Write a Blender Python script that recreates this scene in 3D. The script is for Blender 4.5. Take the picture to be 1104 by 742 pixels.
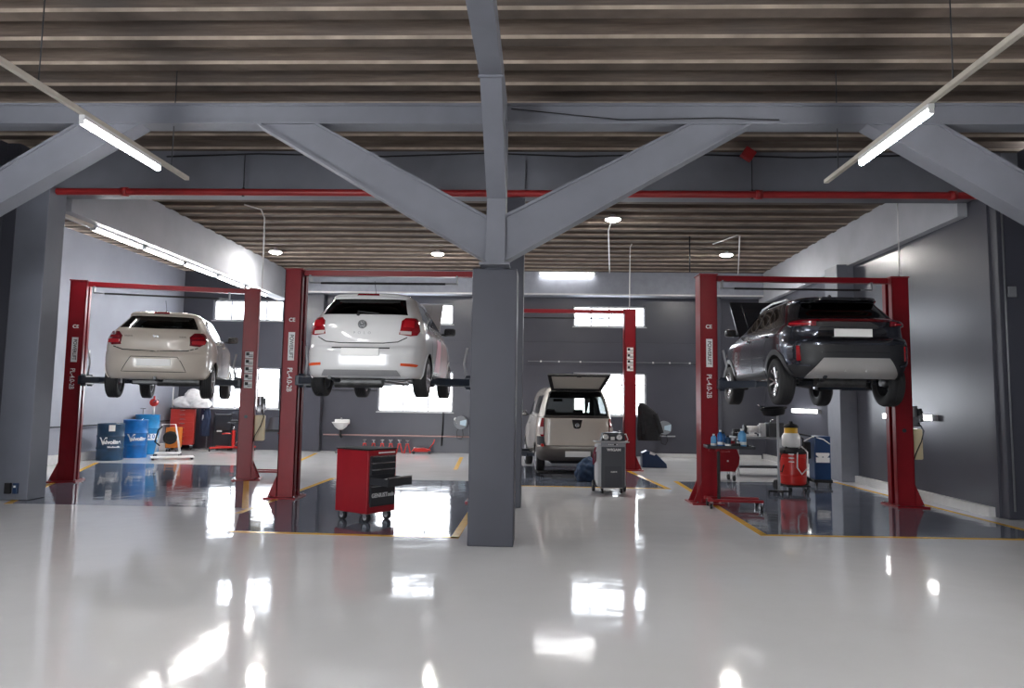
import bpy, bmesh, math, random
from math import pi, sin, cos, radians, atan2, hypot
from mathutils import Vector, Matrix
random.seed(7)
for o in list(bpy.data.objects): bpy.data.objects.remove(o)
C = bpy.context.scene.collection
S = bpy.context.scene

# ------------------------------------------------------------ camera, world, exposure
cam_d = bpy.data.cameras.new('camera'); cam = bpy.data.objects.new('camera', cam_d); C.objects.link(cam)
YAW, PITCH, ROLL, FPX = 0.0377644, 0.09195599, 0.01517277, 797.64
fw = Vector((-sin(YAW)*cos(PITCH), cos(YAW)*cos(PITCH), sin(PITCH)))
rt = Vector((cos(YAW), sin(YAW), 0)); up = rt.cross(fw)
r2 = rt*cos(ROLL)+up*sin(ROLL); u2 = -rt*sin(ROLL)+up*cos(ROLL)
m = Matrix((r2, u2, -fw)).transposed().to_4x4(); m.translation = (0, 0, 1.6)
cam.matrix_world = m
cam_d.sensor_fit = 'HORIZONTAL'; cam_d.sensor_width = 36; cam_d.lens = FPX/1104*36
cam_d.shift_x = -(553.5-552)/1104; cam_d.shift_y = (359-371)/1104
cam_d.clip_start = .05; cam_d.clip_end = 200
S.camera = cam
w = bpy.data.worlds.new('world'); S.world = w; w.use_nodes = True
nt = w.node_tree; bg = nt.nodes['Background']
sky = nt.nodes.new('ShaderNodeTexSky'); sky.sky_type = 'HOSEK_WILKIE'; sky.turbidity = 6; sky.ground_albedo = .6
sky.sun_direction = (0.3, 0.7, 0.65)
mx = nt.nodes.new('ShaderNodeMixRGB'); mx.inputs[0].default_value = .85; mx.inputs[2].default_value = (.93, .965, 1, 1)
nt.links.new(sky.outputs[0], mx.inputs[1]); nt.links.new(mx.outputs[0], bg.inputs[0])
bg.inputs[1].default_value = 6.0
S.view_settings.view_transform = 'Standard'; S.view_settings.look = 'None'
S.view_settings.gamma = 1; S.view_settings.use_curve_mapping = False
S.view_settings.exposure = 1.25
S.cycles.max_bounces = 8; S.cycles.transparent_max_bounces = 16
S.cycles.diffuse_bounces = 4; S.cycles.glossy_bounces = 4
S.cycles.sample_clamp_indirect = 6
S.cycles.use_denoising = True

def portal(name, loc, rot, sx, sy):
    l = bpy.data.lights.new(name, 'AREA'); l.shape = 'RECTANGLE'; l.size = sx; l.size_y = sy
    l.cycles.is_portal = True
    o = bpy.data.objects.new(name, l); o.location = loc; o.rotation_euler = rot; C.objects.link(o)
portal('daylight_portal', (-5.35, -3.9, 1.8), (pi/2, 0, 0), 4.3, 3.6)     # the open roller door behind the camera, shining along +y

# ------------------------------------------------------------ materials
MC = {}
def mat(name, col, rough=.5, metal=0., noise=0., nscale=6., coat=0., emit=None, estr=0., spec=.5, bump=0., bscale=40.):
    if name in MC: return MC[name]
    a = bpy.data.materials.new(name); a.use_nodes = True; t = a.node_tree; b = t.nodes['Principled BSDF']
    c = tuple(col)+(1,)
    b.inputs['Base Color'].default_value = c; b.inputs['Roughness'].default_value = rough
    b.inputs['Metallic'].default_value = metal; b.inputs['Coat Weight'].default_value = coat
    b.inputs['Coat Roughness'].default_value = .05; b.inputs['Specular IOR Level'].default_value = spec
    if emit: b.inputs['Emission Color'].default_value = tuple(emit)+(1,); b.inputs['Emission Strength'].default_value = estr
    tc = t.nodes.new('ShaderNodeTexCoord')
    if noise:
        n = t.nodes.new('ShaderNodeTexNoise'); n.inputs['Scale'].default_value = nscale; n.inputs['Detail'].default_value = 5
        t.links.new(tc.outputs['Object'], n.inputs['Vector'])
        r = t.nodes.new('ShaderNodeMapRange'); r.inputs[1].default_value = .3; r.inputs[2].default_value = .7
        r.inputs[3].default_value = 1-noise; r.inputs[4].default_value = 1+noise
        t.links.new(n.outputs[0], r.inputs[0])
        v = t.nodes.new('ShaderNodeVectorMath'); v.operation = 'SCALE'; v.inputs[0].default_value = col
        t.links.new(r.outputs[0], v.inputs['Scale']); t.links.new(v.outputs[0], b.inputs['Base Color'])
    if bump:
        n = t.nodes.new('ShaderNodeTexNoise'); n.inputs['Scale'].default_value = bscale; n.inputs['Detail'].default_value = 3
        t.links.new(tc.outputs['Object'], n.inputs['Vector'])
        bb = t.nodes.new('ShaderNodeBump'); bb.inputs['Strength'].default_value = bump; bb.inputs['Distance'].default_value = .01
        t.links.new(n.outputs[0], bb.inputs['Height']); t.links.new(bb.outputs[0], b.inputs['Normal'])
    MC[name] = a; return a

def epoxy(name, col, rough=.07, wave=.35, tint=.04):
    a = mat(name, col, rough); t = a.node_tree; b = t.nodes['Principled BSDF']
    g = t.nodes.new('ShaderNodeNewGeometry')
    n = t.nodes.new('ShaderNodeTexNoise'); n.inputs['Scale'].default_value = 1.1; n.inputs['Detail'].default_value = 2
    n2 = t.nodes.new('ShaderNodeTexNoise'); n2.inputs['Scale'].default_value = 5; n2.inputs['Detail'].default_value = 3
    t.links.new(g.outputs['Position'], n.inputs['Vector']); t.links.new(g.outputs['Position'], n2.inputs['Vector'])
    ad = t.nodes.new('ShaderNodeMath'); ad.operation = 'MULTIPLY_ADD'; ad.inputs[1].default_value = .16
    t.links.new(n2.outputs[0], ad.inputs[0]); t.links.new(n.outputs[0], ad.inputs[2])
    bb = t.nodes.new('ShaderNodeBump'); bb.inputs['Strength'].default_value = wave; bb.inputs['Distance'].default_value = .012
    t.links.new(ad.outputs[0], bb.inputs['Height']); t.links.new(bb.outputs[0], b.inputs['Normal'])
    n3 = t.nodes.new('ShaderNodeTexNoise'); n3.inputs['Scale'].default_value = .5; n3.inputs['Detail'].default_value = 4
    t.links.new(g.outputs['Position'], n3.inputs['Vector'])
    r = t.nodes.new('ShaderNodeMapRange'); r.inputs[1].default_value = .3; r.inputs[2].default_value = .7
    r.inputs[3].default_value = 1-tint; r.inputs[4].default_value = 1+tint
    v = t.nodes.new('ShaderNodeVectorMath'); v.operation = 'SCALE'; v.inputs[0].default_value = col
    t.links.new(n3.outputs[0], r.inputs[0]); t.links.new(r.outputs[0], v.inputs['Scale']); t.links.new(v.outputs[0], b.inputs['Base Color'])
    return a

def glass(name, tint, fac=.06):
    if name in MC: return MC[name]
    a = bpy.data.materials.new(name); a.use_nodes = True; t = a.node_tree; t.nodes.clear()
    out = t.nodes.new('ShaderNodeOutputMaterial'); mxs = t.nodes.new('ShaderNodeMixShader')
    tr = t.nodes.new('ShaderNodeBsdfTransparent'); tr.inputs[0].default_value = tuple(tint)+(1,)
    gl = t.nodes.new('ShaderNodeBsdfGlossy'); gl.inputs['Roughness'].default_value = .02
    fr = t.nodes.new('ShaderNodeFresnel'); fr.inputs[0].default_value = 1.5
    g = t.nodes.new('ShaderNodeNewGeometry'); fm = t.nodes.new('ShaderNodeMath'); fm.operation = 'SUBTRACT'; fm.inputs[0].default_value = 1
    f2 = t.nodes.new('ShaderNodeMath'); f2.operation = 'MULTIPLY'; t.links.new(g.outputs['Backfacing'], fm.inputs[1]); t.links.new(fm.outputs[0], f2.inputs[0]); t.links.new(fr.outputs[0], f2.inputs[1])
    t.links.new(f2.outputs[0], mxs.inputs[0]); t.links.new(tr.outputs[0], mxs.inputs[1]); t.links.new(gl.outputs[0], mxs.inputs[2])
    t.links.new(mxs.outputs[0], out.inputs[0]); MC[name] = a; return a

def concrete_ribs():
    a = mat('board_marked_concrete', (.1, .08, .07), .9); t = a.node_tree; b = t.nodes['Principled BSDF']
    g = t.nodes.new('ShaderNodeNewGeometry'); mp = t.nodes.new('ShaderNodeMapping'); mp.inputs['Scale'].default_value = (.5, 9, 9)
    t.links.new(g.outputs['Position'], mp.inputs[0])
    n = t.nodes.new('ShaderNodeTexNoise'); n.inputs['Scale'].default_value = 1.3; n.inputs['Detail'].default_value = 7; n.inputs['Roughness'].default_value = .65
    t.links.new(mp.outputs[0], n.inputs['Vector'])
    mp2 = t.nodes.new('ShaderNodeMapping'); mp2.inputs['Scale'].default_value = (.8, 1.2, 2.2); t.links.new(g.outputs['Position'], mp2.inputs[0])
    n2 = t.nodes.new('ShaderNodeTexNoise'); n2.inputs['Scale'].default_value = 1.1; n2.inputs['Detail'].default_value = 4
    t.links.new(mp2.outputs[0], n2.inputs['Vector'])
    cr = t.nodes.new('ShaderNodeValToRGB'); e = cr.color_ramp.elements
    e[0].position = .3; e[0].color = (.085, .063, .050, 1); e[1].position = .72; e[1].color = (.24, .19, .155, 1)
    k = e.new(.5); k.color = (.145, .11, .09, 1)
    t.links.new(n.outputs[0], cr.inputs[0])
    mm = t.nodes.new('ShaderNodeMixRGB'); mm.blend_type = 'MIX'; mm.inputs[2].default_value = (.12, .105, .10, 1)
    r = t.nodes.new('ShaderNodeMapRange'); r.inputs[1].default_value = .45; r.inputs[2].default_value = .75; r.inputs[4].default_value = .7
    t.links.new(n2.outputs[0], r.inputs[0]); t.links.new(r.outputs[0], mm.inputs[0]); t.links.new(cr.outputs[0], mm.inputs[1])
    t.links.new(mm.outputs[0], b.inputs['Base Color'])
    bb = t.nodes.new('ShaderNodeBump'); bb.inputs['Strength'].default_value = .5; bb.inputs['Distance'].default_value = .02
    t.links.new(n.outputs[0], bb.inputs['Height']); t.links.new(bb.outputs[0], b.inputs['Normal'])
    return a

FLOOR = epoxy('white_epoxy_floor', (.70, .70, .715), .075, .45)
BAYG = epoxy('grey_epoxy_bay', (.12, .138, .18), .075, .6, .14)
YEL = mat('yellow_line_paint', (.72, .40, .05), .25, noise=.1, nscale=8)
WALL = mat('dark_grey_wall_paint', (.068, .070, .090), .32, noise=.07, nscale=1.2)
WALLR = mat('dark_grey_gloss_wall_paint', (.070, .072, .092), .28, noise=.06, nscale=1.)
WALLL = mat('pale_grey_wall_paint', (.31, .325, .385), .5, noise=.06, nscale=1.2)
PIL = mat('charcoal_pillar_paint', (.053, .055, .073), .45, noise=.05, nscale=2)
COL = mat('slate_column_paint', (.17, .18, .22), .5, noise=.06, nscale=2)
STEEL = mat('blue_grey_steel_paint', (.16, .167, .198), .6, noise=.07, nscale=2.5)
BEAMP = mat('pale_beam_plaster', (.42, .43, .47), .7, noise=.08, nscale=1.5)
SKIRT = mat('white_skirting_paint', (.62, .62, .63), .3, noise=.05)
RIBS = concrete_ribs()
RED = mat('red_powder_coat', (.24, .009, .016), .32, spec=.35, noise=.06, nscale=5)
REDC = mat('red_cabinet_paint', (.30, .010, .018), .3, noise=.04)
BRED = mat('bright_red_plastic', (.55, .02, .015), .35, noise=.05)
PRED = mat('red_pipe_paint', (.30, .018, .02), .4, noise=.15, nscale=3)
BLK = mat('black_rubber', (.018, .018, .02), .6, spec=.3, noise=.2, nscale=20)
BLKM = mat('black_metal', (.025, .027, .033), .35, noise=.1)
NAVY = mat('blue_black_arm_paint', (.02, .028, .045), .35, noise=.15, nscale=9)
CHR = mat('bright_metal', (.7, .7, .72), .22, 1., noise=.05)
STL = mat('dull_steel', (.35, .35, .37), .4, .9, noise=.15, nscale=12)
WHT = mat('white_plastic', (.8, .8, .8), .4, noise=.03)
WHTP = mat('white_print', (.85, .85, .85), .6)
DTXT = mat('dark_print', (.03, .03, .035), .6)
WFR = mat('white_window_frame', (.6, .6, .62), .4, noise=.03)
TUBE = mat('lit_tube', (1, 1, 1), .4, emit=(1, .99, .965), estr=64)
LED = mat('lit_diffuser', (1, 1, 1), .4, emit=(1, .97, .92), estr=210)
TUBE_MID = mat('lit_tube_medium', (1, 1, 1), .4, emit=(1, .985, .95), estr=42)
TUBE_DIM = mat('lit_tube_dim', (1, 1, 1), .4, emit=(1, .985, .95), estr=9)
GALV = mat('cream_trunking', (.62, .57, .50), .5, noise=.08, nscale=6)
CREAM = mat('cream_tank_plastic', (.75, .64, .42), .35, noise=.06, nscale=3)
BLUE = mat('blue_drum_paint', (.008, .13, .42), .3, noise=.25, nscale=6)
BLUED = mat('deep_blue_drum_paint', (.01, .045, .10), .35, noise=.3, nscale=6)
SKYB = mat('sky_blue_plastic', (.10, .33, .62), .35, noise=.1)
ORG = mat('orange_paint', (.62, .17, .015), .4, noise=.08)
GREYM = mat('mid_grey_metal', (.25, .26, .28), .4, .3, noise=.05)
LGREY = mat('light_grey_plastic', (.5, .51, .54), .4, noise=.04)
BAG = mat('white_sheet_plastic', (.82, .82, .84), .45, noise=.05, bump=.5, bscale=9)
CLOTH = mat('black_cloth', (.014, .014, .017), .9, noise=.3, nscale=14, bump=.6, bscale=14)
GLS = glass('clear_window_glass', (.97, .98, 1))

# ------------------------------------------------------------ mesh helpers
class MB:
    """collects shapes into one mesh"""
    def __init__(s): s.bm = bmesh.new(); s.mi = 0
    def _fin(s, geom, mtx):
        vs = [g for g in geom if isinstance(g, bmesh.types.BMVert)]
        if mtx is not None: bmesh.ops.transform(s.bm, matrix=mtx, verts=vs)
        fs = {f for v in vs for f in v.link_faces}
        for f in fs: f.material_index = s.mi
        return vs
    def box(s, c, d, rz=0, rx=0, ry=0, bev=0):
        r = bmesh.ops.create_cube(s.bm, size=1)
        vs = r['verts']
        bmesh.ops.scale(s.bm, vec=Vector(d), verts=vs)
        if bev:
            es = list({e for v in vs for e in v.link_edges})
            q = bmesh.ops.bevel(s.bm, geom=es, offset=min(bev, min(d)*.45), segments=2, affect='EDGES', profile=.5)
            vs = list({v for f in q['faces'] for v in f.verts} | {v for v in vs if v.is_valid})
        M = Matrix.Translation(Vector(c)) @ Matrix.Rotation(rz, 4, 'Z') @ Matrix.Rotation(ry, 4, 'Y') @ Matrix.Rotation(rx, 4, 'X')
        s._fin(vs, M); return s
    def cyl(s, a, b, r, r2=None, n=16, cap=True):
        a = Vector(a); b = Vector(b); d = b-a
        q = bmesh.ops.create_cone(s.bm, cap_ends=cap, segments=n, radius1=r, radius2=r if r2 is None else r2, depth=d.length)
        M = Matrix.Translation((a+b)/2) @ d.to_track_quat('Z', 'Y').to_matrix().to_4x4()
        vs = s._fin(q['verts'], M)
        for f in {f for v in vs for f in v.link_faces}:
            f.smooth = len(f.verts) == 4
        return s
    def tube(s, pts, r, n=8):
        pts = [Vector(p) for p in pts]; rings = []
        for i, p in enumerate(pts):
            t = (pts[min(i+1, len(pts)-1)]-pts[max(i-1, 0)]).normalized()
            q = t.to_track_quat('Z', 'Y')
            rings.append([s.bm.verts.new(p + q @ Vector((cos(2*pi*k/n)*r, sin(2*pi*k/n)*r, 0))) for k in range(n)])
        # minimise twist
        for i in range(1, len(rings)):
            best = min(range(n), key=lambda k: (rings[i][k].co-rings[i-1][0].co-(pts[i]-pts[i-1])).length)
            rings[i] = rings[i][best:]+rings[i][:best]
            for k in range(n):
                f = s.bm.faces.new((rings[i-1][k], rings[i-1][(k+1) % n], rings[i][(k+1) % n], rings[i][k])); f.smooth = True; f.material_index = s.mi
        for rg in (rings[0][::-1], rings[-1]):
            f = s.bm.faces.new(rg); f.material_index = s.mi
        return s
    def lathe(s, prof, c=(0, 0, 0), axis='Z', n=32, smooth=True):
        """profile of (radius, height); open ends are closed by radius 0"""
        rings = []
        for (r, h) in prof:
            ring = []
            for k in range(n):
                a = 2*pi*k/n; v = Vector((cos(a)*r, sin(a)*r, h))
                if axis == 'X': v = Vector((v.z, v.x, v.y))
                elif axis == 'Y': v = Vector((v.x, v.z, -v.y))
                ring.append(s.bm.verts.new(v+Vector(c)))
                if r < 1e-6: break
            rings.append(ring)
        for a, b in zip(rings, rings[1:]):
            for k in range(n):
                k2 = (k+1) % n
                if len(a) == 1 and len(b) == 1: break
                if len(a) == 1: vs = (a[0], b[k2], b[k])
                elif len(b) == 1: vs = (a[k], a[k2], b[0])
                else: vs = (a[k], a[k2], b[k2], b[k])
                f = s.bm.faces.new(vs); f.smooth = smooth; f.material_index = s.mi
        return s
    def prism(s, poly, a, b, axis='Z'):
        """polygon of 2D points pulled from a to b along an axis (Z: x,y; Y: x,z; X: y,z)"""
        def P(p, h):
            return {'Z': (p[0], p[1], h), 'Y': (p[0], h, p[1]), 'X': (h, p[0], p[1])}[axis]
        lo = [s.bm.verts.new(P(p, a)) for p in poly]; hi = [s.bm.verts.new(P(p, b)) for p in poly]
        fs = [s.bm.faces.new(lo[::-1]), s.bm.faces.new(hi)]
        n = len(poly)
        for i in range(n): fs.append(s.bm.faces.new((lo[i], lo[(i+1) % n], hi[(i+1) % n], hi[i])))
        for f in fs: f.material_index = s.mi
        return s
    def use(s, i): s.mi = i; return s
    def xf(s, M):
        bmesh.ops.transform(s.bm, matrix=M, verts=s.bm.verts[:]); return s
    def build(s, name, mats, parent=None, loc=(0, 0, 0), rot=(0, 0, 0), smooth=None, bev=0):
        bmesh.ops.recalc_face_normals(s.bm, faces=s.bm.faces[:])
        me = bpy.data.meshes.new(name); s.bm.to_mesh(me); s.bm.free()
        for x in (mats if isinstance(mats, (list, tuple)) else [mats]): me.materials.append(x)
        o = bpy.data.objects.new(name, me); C.objects.link(o)
        o.location = loc; o.rotation_euler = rot
        if parent: o.parent = parent
        if smooth:
            for p in me.polygons: p.use_smooth = True
            try: me.set_sharp_from_angle(angle=radians(smooth))
            except Exception: pass
        if bev:
            md = o.modifiers.new('bevel', 'BEVEL'); md.width = bev; md.segments = 2; md.limit_method = 'ANGLE'; md.angle_limit = radians(40)
        return o

def thing(name, label, cat, loc=(0, 0, 0), rz=0, group=None):
    o = bpy.data.objects.new(name, None); C.objects.link(o); o.empty_display_size = .1
    o.location = loc; o.rotation_euler = (0, 0, rz); o['label'] = label; o['category'] = cat
    if group: o['group'] = group
    return o
def tag(o, label, cat, group=None):
    o['label'] = label; o['category'] = cat
    if group: o['group'] = group
    return o
def struct(o, label=None):
    o['kind'] = 'structure'
    if label: o['label'] = label
    return o
def kids(o): return [c for c in bpy.data.objects if c.parent == o]
def copy_tree(o, parent=None):
    c = o.copy(); C.objects.link(c)
    if parent: c.parent = parent
    for ch in kids(o):
        if ch != c: copy_tree(ch, c)
    return c
def text(body, size, loc, rot, mt, name='lettering', parent=None, ext=.001, bold=0, sx=1, label=None):
    cu = bpy.data.curves.new(name, 'FONT'); cu.body = body; cu.size = size; cu.extrude = ext; cu.offset = bold
    cu.align_x = 'CENTER'; cu.align_y = 'CENTER'
    t = bpy.data.objects.new(name, cu); C.objects.link(t)
    me = bpy.data.meshes.new_from_object(t.evaluated_get(bpy.context.evaluated_depsgraph_get()))
    bpy.data.objects.remove(t)
    for v in me.vertices: v.co.x *= sx
    me.materials.clear(); me.materials.append(mt)
    o = bpy.data.objects.new(name, me); C.objects.link(o); o.location = loc; o.rotation_euler = rot
    if parent: o.parent = parent
    if label: o['label'] = label
    return o
def curved_text(body, size, r, ang, z, parent, mt, name='lettering', bold=.003, sx=.9, label=None):
    """text wrapped round an upright cylinder of radius r, centred on the angle ang (0 = towards -y)"""
    o = text(body, size, (0, 0, 0), (0, 0, 0), mt, name, parent, .0008, bold, sx, label)
    for v in o.data.vertices:
        a = ang+v.co.x/r; rr = r+.002+v.co.z; v.co = Vector((sin(a)*rr, -cos(a)*rr, z+v.co.y))
    return o
def slab(poly, z0, z1, name, mt): return MB().prism(poly, z0, z1).build(name, mt)

def stripe(pts, wd, z0, z1, name, mt):
    b = MB()
    for (x0, y0), (x1, y1) in zip(pts, pts[1:]):
        L = hypot(x1-x0, y1-y0); dx, dy = (x1-x0)/L*wd/2, (y1-y0)/L*wd/2
        b.prism([(x0-dx+dy, y0-dy-dx), (x1+dx+dy, y1+dy-dx), (x1+dx-dy, y1+dy+dx), (x0-dx-dy, y0-dy+dx)], z0, z1)
    return b.build(name, mt)

def holed_wall(name, mt, axis, a0, a1, z0, z1, t0, t1, holes):
    """wall slab with rectangular openings, holes = (a0, a1, z0, z1)"""
    xs = sorted({a0, a1, *[h[0] for h in holes], *[h[1] for h in holes]}); zs = sorted({z0, z1, *[h[2] for h in holes], *[h[3] for h in holes]})
    b = MB()
    bm = b.bm; V = {}
    def v(i, j, k):
        if (i, j, k) not in V:
            t = (t0, t1)[k]; V[i, j, k] = bm.verts.new((xs[i], t, zs[j]) if axis == 'x' else (t, xs[i], zs[j]))
        return V[i, j, k]
    solid = {}
    for i in range(len(xs)-1):
        for j in range(len(zs)-1):
            cx, cz = (xs[i]+xs[i+1])/2, (zs[j]+zs[j+1])/2
            solid[i, j] = not any(h[0] < cx < h[1] and h[2] < cz < h[3] for h in holes)
    for (i, j), s_ in solid.items():
        if not s_: continue
        for k in (0, 1): bm.faces.new((v(i, j, k), v(i+1, j, k), v(i+1, j+1, k), v(i, j+1, k)))
        for di, dj, e in ((-1, 0, ((i, j), (i, j+1))), (1, 0, ((i+1, j), (i+1, j+1))), (0, -1, ((i, j), (i+1, j))), (0, 1, ((i, j+1), (i+1, j+1)))):
            if not solid.get((i+di, j+dj), False):
                (p, q), (r_, s2) = e; bm.faces.new((v(p, q, 0), v(r_, s2, 0), v(r_, s2, 1), v(p, q, 1)))
    return struct(b.build(name, mt))

# ------------------------------------------------------------ the room
XL, XR, YB, YF, ZC = -11.2, 7.25, 22.6, -4.0, 5.51
struct(MB().box(((XL+XR)/2, (YF+YB)/2, -.1), (XR-XL+.8, YB-YF+.8, .2)).build('floor', FLOOR), 'glossy white epoxy floor')
# painted bays
BA = [(-7.75, 10.72), (-4.25, 10.75), (-6.85, 17.3), (-10.45, 17.3)]
BB = [(-3.62, 8.87), (-.98, 8.8), (-.98, 14.9), (-4.15, 14.9), (-4.15, 10.3)]
BC = [(2.77, 9.42), (6.45, 9.52), (6.22, 16.0), (2.81, 15.55)]
BD = [(-1.0, 14.25), (2.42, 14.22), (2.0, 18.6), (-1.35, 18.6)]
for k, p in enumerate((BA, BB, BC, BD)):
    struct(slab(p, .0, .0012, f'trim_{k+1}', BAYG), 'dark grey painted lift bay on the floor')
lines = [[(-7.75, 10.72), (-10.45, 17.3)], [(-4.25, 10.75), (-6.85, 17.3)], [(-.98, 8.8), (-3.62, 8.87)], [(-.98, 8.8), (-.98, 14.9)], [(-4.15, 10.3), (-4.15, 14.9)],
         [(2.81, 15.55), (2.77, 9.42), (6.45, 9.52), (6.22, 16.0)], [(-1.0, 14.25), (2.42, 14.22), (2.0, 18.6)], [(-6.0, 18.0), (-6.5, 21.5)], [(-1.95, 17.3), (-2.2, 21.0)]]
for k, p in enumerate(lines):
    struct(stripe(p, .10, 0, .0022, f'trim_{k+5}', YEL), 'yellow bay line painted on the floor')

WINS = [(-10.25, -8.03, 3.97, 4.62), (-4.97, -2.72, 3.92, 4.56), (.98, 3.18, 3.9, 4.54), (-10.17, -8.05, 1.24, 2.52), (-4.99, -2.67, 1.22, 2.48), (1.0, 3.2, 1.2, 2.5)]
holed_wall('wall_back', WALL, 'x', XL-.2, XR+.2, 0, ZC, YB, YB+.22, WINS)
holed_wall('wall_left', WALLL, 'y', 11.2, YB, 0, ZC, XL-.2, XL, [])
holed_wall('wall_right', WALLR, 'y', 11.3, YB, 0, ZC, 6.75, 7.0, [])
holed_wall('wall_right_front', WALLR, 'y', YF, 11.3, 0, ZC, XR, XR+.2, [])
holed_wall('wall_left_front', PIL, 'x', XL-.2, -8.2, 0, ZC, 11.0, 11.2, [])
holed_wall('wall_left_side', WALLR, 'y', YF, 11.0, 0, ZC, -8.6, -8.4, [])
holed_wall('wall_front', WALL, 'x', -8.6, XR+.2, 0, ZC, YF-.2, YF, [(-7.5, -3.2, 0, 3.6)])
for k, (a, b_, z0, z1) in enumerate(WINS):
    n = 4 if z1 > 3 else 3
    W = struct(MB().build(f'window_{k+1}', WFR)) if 0 else None
    f = MB(); t = .05; y = YB+.10
    for x in (a+t/2, b_-t/2): f.box((x, y, (z0+z1)/2), (t, .07, z1-z0))
    for z in (z0+t/2, z1-t/2): f.box(((a+b_)/2, y, z), (b_-a, .07, t))
    for i in range(1, n):
        f.box((a+(b_-a)*i/n, y, (z0+z1)/2), (.045, .06, z1-z0-.02))
    if z1 < 3: f.box(((a+b_)/2, y, z0+(z1-z0)*.72), (b_-a, .05, .04))
    f.box(((a+b_)/2, YB+.02, z0-.01), (b_-a+.06, .12, .03))
    fo = struct(f.build(f'window_{k+1}', WFR), 'white steel framed window in the back wall')
    MB().box(((a+b_)/2, y, (z0+z1)/2), (b_-a-.06, .006, z1-z0-.06)).build('pane', GLS, fo)
    portal('window_portal', ((a+b_)/2, YB+.2, (z0+z1)/2), (-pi/2, 0, 0), b_-a, z1-z0)

# ceiling: ribbed concrete deck, ribs run across the room
SOFFIT_SHADE = mat('rib_soffit_shade_tone', (.095, .072, .058), .9, noise=.35, nscale=2.2, bump=.4, bscale=6)  # same concrete, darker on the rib soffits: shade put into the colour
ARRIS_LIGHT = mat('rib_edge_light_tone', (.33, .27, .22), .8, noise=.3, nscale=3)  # light caught by the rib edges, painted as a paler concrete
bm = bmesh.new(); y = YF-.2; SP = .593; prof = []; mats_ = []
while y < YB+.3:
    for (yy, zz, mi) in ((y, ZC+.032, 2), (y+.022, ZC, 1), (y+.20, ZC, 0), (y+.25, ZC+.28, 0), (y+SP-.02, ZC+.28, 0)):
        prof.append((yy, zz)); mats_.append(mi)
    y += SP
prof += [(y, ZC+.03), (y, ZC+.55), (YF-.2, ZC+.55)]; mats_ += [1, 1, 1]
NX = 1
va = [bm.verts.new((XL-.3, p[0], p[1])) for p in prof]; vb = [bm.verts.new((XR+.3, p[0], p[1])) for p in prof]
n_ = len(prof)
for i in range(n_):
    f = bm.faces.new((va[i], va[(i+1) % n_], vb[(i+1) % n_], vb[i])); f.material_index = mats_[i]
bm.faces.new(va[::-1]); bm.faces.new(vb)
b = MB(); b.bm.free(); b.bm = bm
struct(b.build('ceiling', [RIBS, SOFFIT_SHADE, ARRIS_LIGHT]), 'board marked ribbed concrete ceiling')

# beams and columns
def trim(o, lab): return struct(o, lab)
def ibeam(b, p0, p1, h, wd, tf=.03, tw=.05):
    """I section from p0 to p1 in the xz plane, wide flanges along y"""
    p0, p1 = Vector(p0), Vector(p1); d = (p1-p0); L = d.length; ang = atan2(d.z, d.x)
    c = (p0+p1)/2; R = Matrix.Translation(c) @ Matrix.Rotation(-ang, 4, 'Y')
    for bx in (((0, 0, h/2-tf/2), (L, wd, tf)), ((0, 0, -h/2+tf/2), (L, wd, tf)), ((0, 0, 0), (L, tw, h-2*tf))):
        r = bmesh.ops.create_cube(b.bm, size=1)['verts']
        bmesh.ops.scale(b.bm, vec=Vector(bx[1]), verts=r)
        b._fin(r, R @ Matrix.Translation(Vector(bx[0])))
YA = 8.48
b = MB(); ibeam(b, (-8.4, YA, 4.945), (7.2, YA, 4.945), .25, .26, .03, .2)
trim(b.build('trim_20', STEEL), 'grey steel beam across the front of the hall')
def strut(col_x, zl, zu, top_l, top_u, nm, zt=4.825):
    """steel strut cut off flush at the column and under the beam; l/u = lower and upper edge"""
    b = MB(); A, B_, D_, E_ = (col_x, zl), (top_l, zt), (top_u, zt), (col_x, zu)
    def lerp(p, q, t): return (p[0]+(q[0]-p[0])*t, p[1]+(q[1]-p[1])*t)
    f = .07
    b.prism([lerp(A, E_, f), lerp(B_, D_, f), lerp(B_, D_, 1-f), lerp(A, E_, 1-f)], YA-.095, YA+.095, 'Y')
    b.prism([A, B_, lerp(B_, D_, f), lerp(A, E_, f)], YA-.125, YA+.125, 'Y')
    b.prism([lerp(A, E_, 1-f), lerp(B_, D_, 1-f), D_, E_], YA-.125, YA+.125, 'Y')
    return trim(b.build(nm, STEEL), 'grey diagonal steel strut under the front beam')
strut(-.645, 3.20, 3.73, -3.40, -2.66, 'trim_21'); strut(-.425, 3.20, 3.75, 2.40, 1.66, 'trim_22')
strut(-7.63, 3.12, 3.55, -4.78, -5.58, 'trim_23'); strut(6.76, 2.98, 3.45, 3.70, 4.55, 'trim_24')
b = MB()
b.box((-.535, YA, 3.98), (.22, .30, 1.9)); b.box((-.535, 8.3, 3.13), (.34, .34, .03))
trim(b.build('trim_25', STEEL, bev=.006), 'upper steel post on the charcoal pillar')
b = MB()                                                                 # strut towards the door and the lengthwise beam it carries
pts = [(8.33, 3.95), (8.33, 4.22), (7.28, 4.84), (7.28, 5.05), (7.6, 5.05), (8.33, 4.5)]
b.prism([(8.36, 3.9), (8.36, 4.35), (7.75, 4.84), (7.1, 4.84)], -.645, -.425, 'X')
b.box((-.535, 7.75, 4.96), (.22, 1.1, .24)); b.box((-.535, 1.9, 4.96), (.225, 11.3, .25))
b.box((-.535, 7.1, 4.83), (.25, .03, .03))
trim(b.build('trim_26', STEEL, bev=.004), 'lengthwise steel beam and strut over the central pillar')
b = MB().box((-.535, 8.55, 1.55), (.51, .5, 3.1), bev=.012)
trim(b.build('trim_27', PIL), 'charcoal square pillar in the middle of the hall')
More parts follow.
